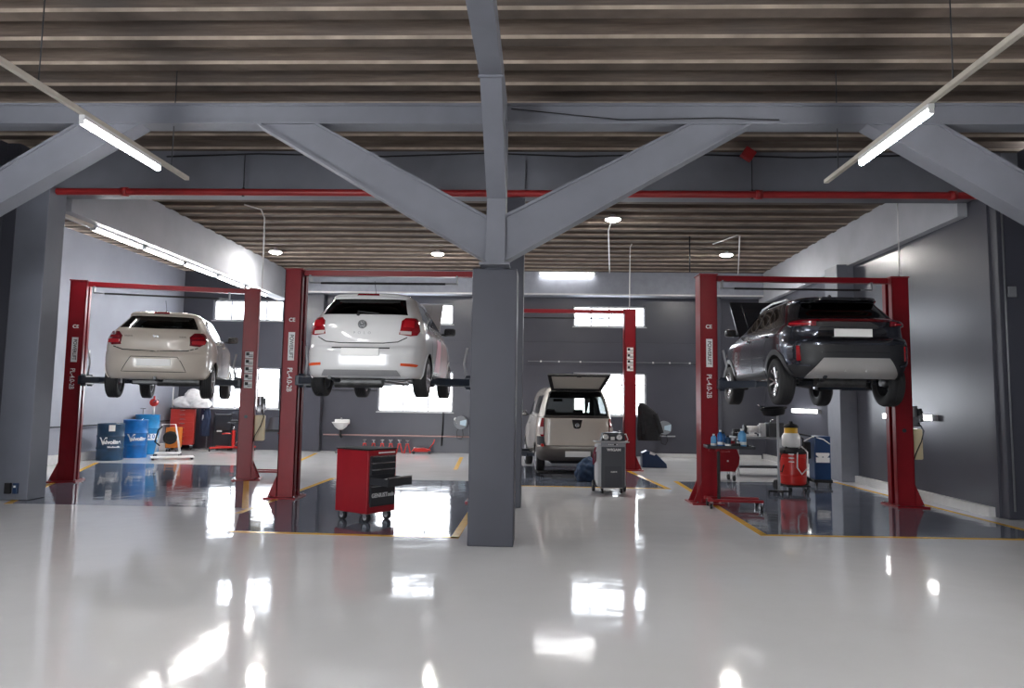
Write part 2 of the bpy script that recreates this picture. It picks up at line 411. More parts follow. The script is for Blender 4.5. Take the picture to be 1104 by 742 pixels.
for k, x in enumerate((-7.85, 6.98)):
    trim(MB().box((x, 8.55, 2.42), (.45, .45, 4.84), bev=.01).build(f'trim_{28+k}', COL), 'grey column at the side of the front bay')
b = MB().box((-.45, 11.58, 5.18), (16.4, .5, .66))
trim(b.build('trim_30', STEEL), 'deep grey cross beam behind the red pipe')
trim(MB().box((-.435, 11.5, 2.45), (.31, .35, 4.9), bev=.01).build('trim_31', PIL), 'dark column behind the central pillar')
trim(MB().box((-.435, 11.28, 5.05), (.31, .1, .6)).build('trim_32', STEEL), 'steel plate on the head of the rear column')
trim(MB().box((-7.97, 11.23, 2.43), (.56, .42, 4.85), bev=.01).build('trim_33', COL), 'tall grey column at the left lift bay')
trim(MB().box((7.0, 11.32, 2.43), (.44, .4, 4.85), bev=.01).build('trim_34', PIL), 'dark column at the right wall')
trim(MB().box((-8.05, 17.2, 5.08), (.42, 10.8, .9)).build('trim_35', BEAMP), 'pale lengthwise beam above the left lamps')
trim(MB().box((6.72, 17.2, 5.08), (.24, 10.8, .90)).build('trim_36', BEAMP), 'pale lengthwise beam along the right wall')
trim(MB().box((-.7, 22.35, 5.17), (15.0, .5, .74)).build('trim_37', mat('pale_blue_beam_paint', (.30, .32, .38), .6, noise=.08)), 'pale cross beam at the back wall')
trim(MB().box((6.57, 16.45, 2.33), (.36, .7, 4.66), bev=.01).build('trim_38', mat('mid_blue_grey_paint', (.2, .21, .25), .4, noise=.06)), 'pier on the right wall')
trim(MB().box((-6.96, 22.47, 2.4), (.56, .26, 4.8), bev=.01).build('trim_39', WALLR), 'shallow pier on the back wall beside the lower window')
trim(MB().box((5.15, 22.47, 2.4), (.5, .26, 4.8), bev=.01).build('trim_40', WALLR), 'shallow pier on the back wall at the right')
struct(MB().box((-.7, 22.085, 4.825), (15.0, .03, .045)).build('trim_41', SKIRT), 'added white strip for the light along the back beam edge')  # strip added to paint the window light on the beam's lower edge
struct(MB().box((6.71, 17.0, .07), (.1, 11.2, .14)).build('baseboard_right', SKIRT))
struct(MB().box((-11.13, 17.0, .1), (.14, 11.2, .2)).build('baseboard_left', SKIRT))
struct(MB().box((4.9, 22.56, .05), (3.4, .08, .1)).build('baseboard_back', SKIRT))
# seams of the wall panels
for k, z in enumerate((2.72, 3.42)):
    b = MB()
    for a, c_ in ((-6.68, 4.9),): b.box(((a+c_)/2, YB-.008, z), (c_-a, .016, .022))
    struct(b.build(f'trim_{50+k}', PIL), 'thin horizontal seam across the back wall')

# ------------------------------------------------------------ lamps, pipes and cables under the ceiling
def trunking(x, y0, y1, z, tubes, name, label, wires, hang):
    t = thing(name, label, 'light fitting', (x, y1, z))
    b = MB(); L = y1-y0
    b.box((0, -L/2, .02), (.05, L, .006)); b.box((-.024, -L/2, 0), (.004, L, .045)); b.box((.024, -L/2, 0), (.004, L, .045)); b.box((0, -L/2, -.02), (.03, L, .004))
    b.build('rail', GALV, t)
    for (a, l) in tubes:
        h = MB().box((0, a-y1+l/2, -.045), (.06, l, .05), bev=.008)
        ho = h.build('lamp_housing', WHT, t)
        MB().cyl((0, a-y1+.02, -.095), (0, a-y1+l-.02, -.095), .028, n=12).build('tube', TUBE, ho)
        for e in (a-y1+.01, a-y1+l-.01): MB().box((0, e, -.085), (.05, .02, .06), bev=.004).build('lamp_holder', WHT, ho)
    for yy in wires:
        MB().cyl((0, yy-y1, .02), (0, yy-y1, hang-z), .006, n=6).build('hanging_wire', BLKM, t)
    return t
trunking(-4.43, -3.5, 8.85, 4.3, [(6.72, 1.45), (3.6, 1.45), (1.2, 1.45), (-1.2, 1.45), (-3.2, 1.45)], 'light_trunking', 'cream light trunking with a lit tube, and added unseen tubes, hanging at the left of the hall', (8.45, 6.1, 2.6, -.6), 5.52)  # tubes after the first are added out of view to brighten the floor
trunking(3.42, -3.5, 8.87, 4.3, [(6.45, 1.45), (3.6, 1.45), (1.2, 1.45), (-1.2, 1.45), (-3.2, 1.45)], 'light_trunking', 'cream light trunking with a lit tube, and added unseen tubes, hanging at the right of the hall', (8.5, 6.1, 2.6, -.6), 5.52)  # here too only the first tube is seen, the rest are added light

def batten(name, label, loc, rz, L=1.5, group=None, rx=0, tube=None):
    t = thing(name, label, 'light fitting', loc, rz, group)
    if rx: t.rotation_euler = (rx, 0, rz)
    MB().box((0, 0, .03), (L, .10, .045), bev=.008).build('housing', WHT, t)
    MB().box((0, 0, -.012), (L-.08, .085, .04), bev=.015).build('diffuser', tube or TUBE, t)
    for e in (-L/2+.02, L/2-.02): MB().box((e, 0, .005), (.04, .105, .08), bev=.006).build('end_cap', LGREY, t)
    return t
where = ['nearest the left column', 'second from the left column', 'third from the left column', 'fourth from the left column', 'farthest of the left row']
for k, yc in enumerate((13.55, 15.25, 16.95, 18.65, 20.35)):
    batten('batten_lamp', f'lit batten lamp under the pale left beam, {where[k]}', (-8.05, yc, 4.57), pi/2, 1.62, tube=TUBE_MID)
b = MB().box((0, -.8, 0), (.06, 1.6, .05)); tag(b.build('cable_tray', GALV, loc=(-8.05, 12.72, 4.6)), 'unlit grey cable tray leading to the left row of lamps', 'cable tray')
batten('batten_lamp', 'lit batten lamp on top of the pale beam at the back wall', (.75, 21.98, 5.44), 0, 1.7, tube=TUBE_DIM)
batten('batten_lamp', 'lit batten lamp low on the right wall beyond the pier', (6.70, 19.1, 1.46), -pi/2, 1.9, rx=-pi/2, tube=TUBE_DIM)
batten('batten_lamp', 'lit batten lamp low on the right wall behind the red lift post', (6.70, 13.85, 1.42), -pi/2, 1.9, rx=-pi/2, tube=TUBE_DIM)

for k, (x, y, lab) in enumerate(((-7.02, 18.97, 'small lit ceiling floodlight nearest the left beam'), (-2.74, 19.05, 'small lit ceiling floodlight above the white hatchback'), (1.47, 15.25, 'small lit ceiling floodlight above the pickup, with a drooping conduit'), (4.72, 18.89, 'small lit ceiling floodlight above the dark car'))):
    t = thing('ceiling_lamp', lab, 'ceiling light', (x, y, ZC))
    MB().lathe([(0, 0), (.05, 0), (.05, -.05), (.15, -.06), (.17, -.1), (.0, -.1)], n=20).build('housing', WHT, t)
    MB().lathe([(0, -.135), (.10, -.13), (.155, -.102), (.0, -.101)], n=20).build('diffuser', LED, t)

def conduit(name, label, pts, r=.014, m_=None, cat='conduit'):
    return tag(MB().tube(pts, r, 6).build(name, m_ or WHT), label, cat)
conduit('cable_conduit', 'white conduit bending down from the ceiling to the left lift', [(-6.05, 14.5, ZC-.02), (-5.7, 14.5, ZC-.12), (-5.62, 14.5, ZC-.3), (-5.6, 14.5, 3.76)])
conduit('cable_conduit', 'white conduit from the ceiling lamp down to the back beam', [(1.47, 15.3, ZC-.04), (1.49, 16.5, ZC-.04), (2.03, 22.05, ZC-.03)])
conduit('cable_conduit', 'white conduit with a hooked end beside the right ceiling lamp', [(4.15, 17.9, ZC-.03), (4.48, 16.95, ZC-.03), (4.56, 17.0, ZC-.03), (5.85, 22.05, ZC-.03)])
conduit('cable_conduit', 'thin white conduit dropping to the right post of the front right lift', [(5.95, 12.4, ZC), (5.95, 12.4, 3.78)], .012)
conduit('cable_conduit', 'white conduit dropping to the post beside the pickup', [(2.2, 18.0, ZC-.02), (2.16, 18.0, ZC-.1), (2.14, 18.0, 3.86)], .014)
conduit('hanging_rod', 'thin dark rod hanging from the ceiling above the right bay', [(3.45, 17.2, ZC), (3.45, 17.2, 4.65)], .016, BLKM, 'rod')

t = thing('fire_pipe', 'long red sprinkler pipe running across the hall under the cross beam', 'pipe', (-.7, 11.2, 4.80))
MB().cyl((-7.7, 0, 0), (7.75, 0, 0), .055, n=16).build('pipe_run', PRED, t, smooth=40)
for x in (-5.9, -1.9, 1.0, 4.0, 6.9):
    MB().cyl((x-.05, 0, 0), (x+.05, 0, 0), .072, n=16).build('coupling', PRED, t)
for x in (-4.0, 3.9):
    MB().cyl((x, 0, .05), (x, 0, .72 if x > 0 else .6), .009, n=6).cyl((x, 0, -.07), (x, 0, .075), .02).build('hanger', BLKM, t)
tag(MB().box((0, 0, 0), (.18, .12, .16), ry=.6, bev=.01).build('red_bracket', PRED, loc=(3.12, 11.1, 5.40)), 'small red bracket at the ceiling above the red pipe', 'bracket')
conduit('sagging_cable', 'thin dark cable along the top of the rear cross beam', [(-6, 11.28, 5.40), (-4.5, 11.28, 5.45), (-2.5, 11.28, 5.41), (-.9, 11.28, 5.47), (.5, 11.28, 5.42), (2.2, 11.28, 5.46), (4, 11.28, 5.41), (5.6, 11.28, 5.45)], .012, BLK, 'cable')
conduit('sagging_cable', 'thin dark cable looping under the front steel beam', [(-.38, 8.33, 4.99), (.2, 8.33, 4.93), (.9, 8.33, 4.86), (2, 8.33, 4.88), (2.7, 8.33, 4.86)], .006, BLK, 'cable')

# ------------------------------------------------------------ two-post lifts
def lift(loc, rz, W, H, zc, label, arm, text_on=True, stickers=None, unit=False, clear=False):
    """W between post centres along local x; car tunnel along local y; zc carriage height; arm: pad points (dx, dy)"""
    t = thing('two_post_lift', label, 'vehicle lift', loc, rz)
    for s in (-1, 1):
        b = MB(); x = s*W/2
        def X(v): return x+s*v             # v grows outwards
        w2, d2 = .14, .16
        b.box((X(w2-.01), 0, H/2), (.02, 2*d2, H))                       # web
        for e in (-1, 1):
            b.box((x, e*(d2-.01), H/2), (2*w2, .02, H))                  # flanges
            b.box((X(-w2+.01), e*(d2-.055), H/2), (.02, .11, H))         # lips
        b.box((x, 0, H-.01), (2*w2+.03, 2*d2+.03, .02))
        b.box((X(.05), 0, .012), (.52, .56, .024))
        for e in (-1, 1):                                                # outward gussets
            x0, x1 = X(w2-.002), X(w2+.14)
            b.prism([(x0, .02), (x1, .02), (x0, .36)] if s > 0 else [(x0, .02), (x0, .36), (x1, .02)], e*d2-.01, e*d2+.01, 'Y')
        po = b.build('post', RED, t, bev=.003)
        for px_ in (-.17, .22):
            for e in (-.23, .23): MB().cyl((X(px_), e, .02), (X(px_), e, .05), .018, n=6).build('anchor_bolt', CHR, po)
        # carriage
        c = MB(); c.box((X(-.03), 0, zc+.28), (.17, .17, .75), bev=.01); c.box((X(-w2-.05), 0, zc), (.14, .52, .16), bev=.01)
        c.cyl((X(-w2-.06), -.2, zc-.11), (X(-w2-.06), -.2, zc+.11), .045).cyl((X(-w2-.06), .2, zc-.11), (X(-w2-.06), .2, zc+.11), .045)
        co = c.build('carriage', NAVY, t)
        g = MB(); g.tube([(X(-w2-.10), -.12, zc+.08), (X(-w2-.14), -.17, zc+.30), (X(-w2-.10), -.12, zc+.56)], .018, 8)
        g.build('hose_guard', LGREY, co)
        for e in (-1, 1):
            p0 = Vector((X(-w2-.06), e*.2, zc)); p1 = Vector((s*arm[0], e*arm[1], zc)); d = p1-p0; L = d.length; a = atan2(d.y, d.x); mid = p0+d*.33
            q = MB(); q.box(tuple(p0+d*.3), (L*.62, .12, .11), rz=a, bev=.008); q.use(0).box(tuple(p0+d*.72), (L*.62, .085, .075), rz=a, bev=.006)
            ao = q.build('arm', NAVY, t)
            k = MB(); k.cyl(tuple(p1+Vector((0, 0, -.06))), tuple(p1+Vector((0, 0, .03))), .045).cyl(tuple(p1+Vector((0, 0, .03))), tuple(p1+Vector((0, 0, .05))), .075)
            k.build('lift_pad', BLK, ao)
        # chain strip inside the post
        MB().box((X(.06), .03, H/2), (.02, .03, H-.2)).build('chain', STL, t)
        if s < 0: left_x = x
    b = MB(); b.box((0, 0, H-.055), (W-.2, .12, .09)); b.build('cross_beam', RED, t, bev=.004)
    b = MB(); b.cyl((-W*.36, -.1, H-.23), (W*.30, -.1, H-.23), .018, n=8); bo = b.build('limit_bar', BLK, t)
    for e, q_ in ((-.42, (-W*.42, -W*.36)), (.36, (W*.30, W*.36))):
        MB().cyl((q_[0], -.1, H-.225), (q_[1], -.1, H-.225), .014, n=8).box((W*e, -.05, H-.16), (.02, .14, .13)).build('limit_bar_bracket', GREYM, bo)
    yf = -.1612; z_t = 1.93
    if text_on:
        x = -W/2+.0
        text('CE', .085, (x, yf, z_t+.93), (pi/2, 0, 0), WHTP, 'mark_lettering', t, bold=.002)
        MB().box((x+.005, yf, z_t+.50), (.105, .003, .46)).build('maker_plate', WHTP, t)
        text('POWERLIFT', .085, (x+.005, yf-.003, z_t+.50), (pi/2, pi/2, 0), DTXT, 'plate_lettering', t, bold=.001, sx=.86)
        text('PL-4.0-2B', .115, (x-.005, yf, z_t-.04), (pi/2, pi/2, 0), WHTP, 'model_lettering', t, bold=.0015, sx=.86)
    if stickers:
        xs_, z0_, n_ = stickers
        for i in range(n_):
            s_ = MB().box((xs_, yf, z0_-i*.145), (.15, .003, .13)).build('safety_sticker', WHTP, t)
            b = MB(); zz = z0_-i*.145
            b.box((xs_-.03, yf-.003, zz+.02), (.06, .002, .06)); b.box((xs_+.03, yf-.003, zz-.03), (.08, .002, .012)); b.box((xs_+.03, yf-.003, zz+.0), (.08, .002, .012))
            b.build('sticker_print', DTXT, s_)
    if unit:                                                             # pump unit on the outside of the right post
        x = W/2+.15
        p = MB().box((x+.09, .02, 1.36), (.14, .16, .16), bev=.02).cyl((x+.09, .02, 1.44), (x+.09, .02, 1.62), .065, n=20).box((x+.17, -.05, 1.42), (.06, .1, .12), bev=.01)
        po = p.build('power_unit', STL, t, smooth=40)
        MB().box((x+.09, .02, 1.0), (.2, .2, .5), bev=.025).build('oil_tank', CREAM, po)
        MB().tube([(x+.12, -.08, 1.35), (x+.17, -.14, 1.22), (x+.12, -.15, 1.05), (x+.02, -.15, .85), (x-.01, -.14, .74)], .009, 6).build('hose', BLK, po)
        MB().box((x+.16, -.02, 1.52), (.05, .14, .12), bev=.01).cyl((x+.16, -.09, 1.52), (x+.16, -.12, 1.52), .02).build('switch_box', BLKM, po)
        MB().cyl((W/2-.01, -.162, 1.22), (W/2-.01, -.175, 1.22), .032, n=14).build('plug', BLKM, t)
    return t
lift((-7.23, 13.99, 0), radians(16.3), 3.08, 3.74, 1.87, 'red two-post lift carrying the beige hatchback at the far left', (.62, .92), stickers=(1.54, 2.42, 5), unit=True)
lift((-2.50, 11.98, 0), 0, 3.1, 3.71, 1.88, 'red two-post lift carrying the white hatchback beside the central pillar', (.62, .85))
lift((4.31, 12.38, 0), radians(2), 3.15, 3.74, 1.92, 'dark red two-post lift carrying the charcoal crossover at the right', (.66, .9), unit=True)
lift((.60, 18.0, 0), 0, 3.08, 3.86, .38, 'bright red two-post lift with its arms down around the pickup', (.55, .8), text_on=False, stickers=(1.54, 2.86, 4), unit=False)

# ------------------------------------------------------------ cars
def paint(name, col, rough=.25, metal=0.):
    return mat(name, col, rough, metal, coat=.9, noise=.02, nscale=3)
P_WHITE = paint('white_car_paint', (.74, .74, .75))
P_BEIGE = paint('beige_car_paint', (.60, .535, .465))
P_PICK = paint('warm_white_car_paint', (.74, .68, .60))
P_GREY = paint('charcoal_metallic_paint', (.075, .082, .105), .2, .75)
CABIN = mat('dark_cabin_trim', (.02, .02, .024), .8)
WELL = mat('wheel_well_liner', (.012, .012, .013), .9)
GAP = mat('shut_line_shadow_gap', (.03, .03, .03), .8)
LENS = mat('red_lens', (.30, .005, .010), .12, coat=1., spec=.6)
LENSB = mat('bright_red_lens', (.50, .012, .02), .15, coat=1.)
LENSD = mat('deep_red_lens', (.16, .004, .01), .1, coat=1.)
LENSC = mat('clear_lens', (.7, .62, .6), .1, coat=1.)
REFL = mat('orange_red_reflector', (.75, .10, .03), .2, coat=1.)
PLATE = mat('white_number_plate', (.93, .92, .90), .35)
CLAD = mat('black_body_cladding', (.02, .021, .025), .45, noise=.1)
CLADG = mat('gloss_black_trim', (.008, .008, .01), .12, coat=1.)
SKID = mat('silver_skid_plate', (.5, .49, .48), .35, .5)
G_DARK = glass('dark_tinted_glass', (.10, .105, .11))
G_MID = glass('tinted_car_glass', (.35, .37, .37))
G_PALE = glass('pale_car_glass', (.8, .82, .8))
TYRE = mat('tyre_rubber', (.02, .02, .022), .7, noise=.15, nscale=30)
RIM = mat('silver_rim', (.55, .55, .57), .3, .8)
RIMD = mat('dark_rim', (.06, .06, .065), .3, .7)
RIMCUT = mat('machined_rim_face', (.7, .7, .72), .22, .9)

def smooth_interp(tab, z):
    """monotone piecewise cubic through (z, v) pairs"""
    if z <= tab[0][0]: return tab[0][1]
    if z >= tab[-1][0]: return tab[-1][1]
    n = len(tab)
    sl = [(tab[i+1][1]-tab[i][1])/(tab[i+1][0]-tab[i][0]) for i in range(n-1)]
    def tan(i):
        if i == 0: return sl[0]
        if i == n-1: return sl[-1]
        a, b = sl[i-1], sl[i]
        return 0 if a*b <= 0 else 2*a*b/(a+b)
    for i in range(n-1):
        if z <= tab[i+1][0]:
            h = tab[i+1][0]-tab[i][0]; t = (z-tab[i][0])/h
            return ((2*t**3-3*t*t+1)*tab[i][1]+(t**3-2*t*t+t)*h*tan(i)+(-2*t**3+3*t*t)*tab[i+1][1]+(t**3-t*t)*h*tan(i+1))

class Car:
    def __init__(s, rear, width, front, yc, rexp=(4, 8), fexp=(3.2, 6)):
        s.rear, s.width, s.front, s.yc, s.rexp, s.fexp = rear, width, front, yc, rexp, fexp
    def S(s, phi, z):
        """point on the body skin; phi 0 = middle of the tail, +-pi = middle of the nose, z height"""
        if phi > pi: phi -= 2*pi
        sg = 1 if phi >= 0 else -1; p = min(abs(phi), pi)
        w = smooth_interp(s.width, z)
        if p <= pi/2: D = s.yc-smooth_interp(s.rear, z); n, m_ = s.rexp; sy = -1
        else: D = smooth_interp(s.front, z)-s.yc; n, m_ = s.fexp; sy = 1
        a, b = abs(sin(p)), abs(cos(p)); lo, hi = 0.5, 1.5
        for _ in range(26):
            r = (lo+hi)/2
            if (r*a)**n+(r*b)**m_ > 1: hi = r
            else: lo = r
        return Vector((sg*w*r*a, s.yc+sy*D*r*b, z))
    def phi(s, q):
        """('x', x, z) on the tail or ('y', y, z, side) on a flank -> (phi, z)"""
        if q[0] == 'x':
            z = q[2]; w = smooth_interp(s.width, z); n, m_ = s.rexp; X = min(abs(q[1])/w, .9995)
            Y = (1-X**n)**(1/m_); a = atan2(X, Y); return (a if q[1] >= 0 else -a, z)
        if q[0] == 'f':
            z = q[2]; w = smooth_interp(s.width, z); n, m_ = s.fexp; X = min(abs(q[1])/w, .9995)
            Y = (1-X**n)**(1/m_); a = pi-atan2(X, Y); return (a if q[1] >= 0 else 2*pi-a, z)
        z = q[2]; y = q[1]; sd = q[3] if len(q) > 3 else 1
        if y <= s.yc:
            D = s.yc-smooth_interp(s.rear, z); n, m_ = s.rexp; Y = min((s.yc-y)/D, .9995); X = (1-Y**m_)**(1/n); a = atan2(X, Y)
        else:
            D = smooth_interp(s.front, z)-s.yc; n, m_ = s.fexp; Y = min((y-s.yc)/D, .9995); X = (1-Y**m_)**(1/n); a = pi-atan2(X, Y)
        return (a*sd, z)
    def normal(s, phi, z):
        e = .004; a = s.S(phi+e, z)-s.S(phi-e, z); b = s.S(phi, z+e)-s.S(phi, z-e)
        n = a.cross(b)
        if n.length < 1e-9: return Vector((0, 0, 1))
        return n.normalized()
    def body(s, zs, nph=112):
        bm = bmesh.new(); rings = []
        for z in zs: rings.append([bm.verts.new(s.S(-pi+2*pi*k/nph, z)) for k in range(nph)])
        for a, b in zip(rings, rings[1:]):
            for k in range(nph): bm.faces.new((a[k], a[(k+1) % nph], b[(k+1) % nph], b[k]))
        bm.faces.new(rings[0][::-1]); bm.faces.new(rings[-1])
        bmesh.ops.recalc_face_normals(bm, faces=bm.faces[:])
        return bm
    def patch(s, pts, lo, hi, gp=.07, gz=.04, dome=0):
        """closed shell lying on the skin between offsets lo and hi, outline pts (mixed coordinates)"""
        pp = []
        P = [s.phi(q) if isinstance(q[0], str) else q for q in pts]
        for a, b in zip(P, P[1:]+P[:1]):
            n = max(1, int(max(abs(a[0]-b[0])/gp, abs(a[1]-b[1])/gz)))
            pp += [(a[0]+(b[0]-a[0])*i/n, a[1]+(b[1]-a[1])*i/n) for i in range(n)]
        bm = bmesh.new()
        bm.faces.new([bm.verts.new((p[0], p[1], 0)) for p in pp])
        x0, x1 = min(p[0] for p in pp), max(p[0] for p in pp); z0, z1 = min(p[1] for p in pp), max(p[1] for p in pp)
        for k in range(int(x0/gp), int(x1/gp)+1):
            if x0 < k*gp < x1: bmesh.ops.bisect_plane(bm, geom=bm.verts[:]+bm.edges[:]+bm.faces[:], plane_co=(k*gp, 0, 0), plane_no=(1, 0, 0))
        for k in range(int(z0/gz)+1, int(z1/gz)+1):
            bmesh.ops.bisect_plane(bm, geom=bm.verts[:]+bm.edges[:]+bm.faces[:], plane_co=(0, k*gz, 0), plane_no=(0, 1, 0))
        edge = {v for e in bm.edges if len(e.link_faces) == 1 for v in e.verts}
        inner = [v for v in bm.verts if v not in edge]
        for v in inner: v.co.z = 0
        r = bmesh.ops.extrude_face_region(bm, geom=bm.faces[:])
        top = [v for v in r['geom'] if isinstance(v, bmesh.types.BMVert)]
        ed2 = None
        for v in top: v.co.z = 1
        te = {v for v in top if any(len({f for f in e.link_faces if all(x.co.z > .5 for x in f.verts)}) == 1 and all(x.co.z > .5 for x in e.verts) for e in v.link_edges)}
        for v in bm.verts[:]:
            p, z, k = v.co; base = s.S(p, z); n = s.normal(p, z)
            h = lo if k < .5 else hi+(dome if (v in top and v not in te) else 0)
            v.co = base+n*h
        bmesh.ops.recalc_face_normals(bm, faces=bm.faces[:])
        return bm
    def seam(s, pts, wd=.008):
        """thin dark shut line following a polyline on the skin"""
        P = []
        pts = [s.phi(q) if isinstance(q[0], str) else q for q in pts]
        for a, b in zip(pts, pts[1:]):
            n = max(1, int(max(abs(a[0]-b[0])/.05, abs(a[1]-b[1])/.04)))
            P += [(a[0]+(b[0]-a[0])*i/n, a[1]+(b[1]-a[1])*i/n) for i in range(n)]
        P.append(pts[-1])
        bm = bmesh.new(); rows = []
        C3 = [s.S(*p) for p in P]
        for i, p in enumerate(P):
            t = (C3[min(i+1, len(P)-1)]-C3[max(i-1, 0)]).normalized(); n = s.normal(*p); q = t.cross(n)*wd/2
            rows.append([bm.verts.new(C3[i]+q*a+n*h) for a, h in ((-1, -.004), (-1, .0015), (1, .0015), (1, -.004))])
        for a, b in zip(rows, rows[1:]):
            for k in range(4): bm.faces.new((a[k], a[(k+1) % 4], b[(k+1) % 4], b[k]))
        bm.faces.new(rows[0]); bm.faces.new(rows[-1][::-1])
        return bm

def bm_obj(bm, name, mt, parent=None, smooth=35, label=None, parts=None):
    b = MB(); b.bm.free(); b.bm = bm
    o = b.build(name, mt, parent, smooth=smooth)
    if label: o['label'] = label
    return o
def mirror_pts(pts):
    r = []
    for q in pts:
        if q[0] == 'x' or q[0] == 'f': r.append((q[0], -q[1], q[2]))
        else: r.append(('y', q[1], q[2], -(q[3] if len(q) > 3 else 1)))
    return r[::-1]

def wheel(parent, x, y, z, r, wd, side, style, name='wheel', steer=0.):
    """tyre with its rim, side +1 = right"""
    w_ = MB(); h = wd/2
    prof = [(r*.60, -h*.80), (r*.70, -h), (r*.88, -h*1.02), (r*.97, -h*.86), (r, -h*.6)]
    for k in range(4):
        c = -h*.6+h*1.2*(k+.5)/4; prof += [(r, c-h*.12), (r-.007, c-h*.10), (r-.007, c+h*.02), (r, c+h*.04)]
    prof += [(r, h*.6), (r*.97, h*.86), (r*.88, h*1.02), (r*.70, h), (r*.60, h*.80), (r*.60, -h*.80)]
    w_.lathe(prof, axis='X', n=48)
    wo = w_.build(name, TYRE, parent, loc=(x, y, z), rot=(0, 0, steer), smooth=50)
    m_rim = {'poly5': RIM, 'dark': RIMCUT, 'steel': RIM}[style]
    b = MB(); o = side*h
    b.lathe([(r*.60, -h*.8*side), (r*.66, -h*.86*side), (r*.60, -h*.5*side), (r*.58, h*.5*side), (r*.60, o*.84), (r*.665, o*.98), (r*.66, o*1.0), (r*.585, o*.86), (r*.56, o*.2), (r*.56, -h*.75*side), (r*.60, -h*.8*side)], axis='X', n=40)
    b.build('rim_barrel', RIMD if style == 'dark' else RIM, wo, smooth=40)
    b = MB(); n = 5
    for k in range(n):
        a = 2*pi*k/n
        for da in ((-.16, .16) if style != 'steel' else (0,)):
            p0 = Vector((o*.62, cos(a+da*.6)*r*.12, sin(a+da*.6)*r*.12)); p1 = Vector((o*.86, cos(a+da*1.6)*r*.60, sin(a+da*1.6)*r*.60))
            b.cyl(p0, p1, r*.045, r*.06, n=8)
    b.lathe([(0, o*.80), (r*.10, o*.80), (r*.17, o*.66), (r*.17, o*.45), (0, o*.45)], axis='X', n=20)
    b.build('spokes', m_rim, wo, smooth=40)
    MB().cyl((o*.30, 0, 0), (o*.34, 0, 0), r*.40, n=24).build('brake_disc', STL, wo)
    # inner side of the wheel: hub carrier
    MB().cyl((-o*.1, 0, 0), (-o*1.1, 0, 0), r*.2, r*.14, n=16).build('hub_carrier', STL, wo)
    return wo

def seat_mesh(x, y, z, w_=.46, bench=False):
    b = MB(); W = w_
    b.box((x, y, z), (W, .46, .14), bev=.04); b.box((x, y-.26, z+.30), (W, .13, .60), rx=.22, bev=.05)
    for dx in ((0,) if not bench else (-.38, 0, .38)):
        b.box((x+dx, y-.36, z+.68), (.25, .09, .16), rx=.2, bev=.035)
        b.cyl((x+dx-.05, y-.33, z+.55), (x+dx-.05, y-.35, z+.64), .008, n=6).cyl((x+dx+.05, y-.33, z+.55), (x+dx+.05, y-.35, z+.64), .008, n=6)
    return b

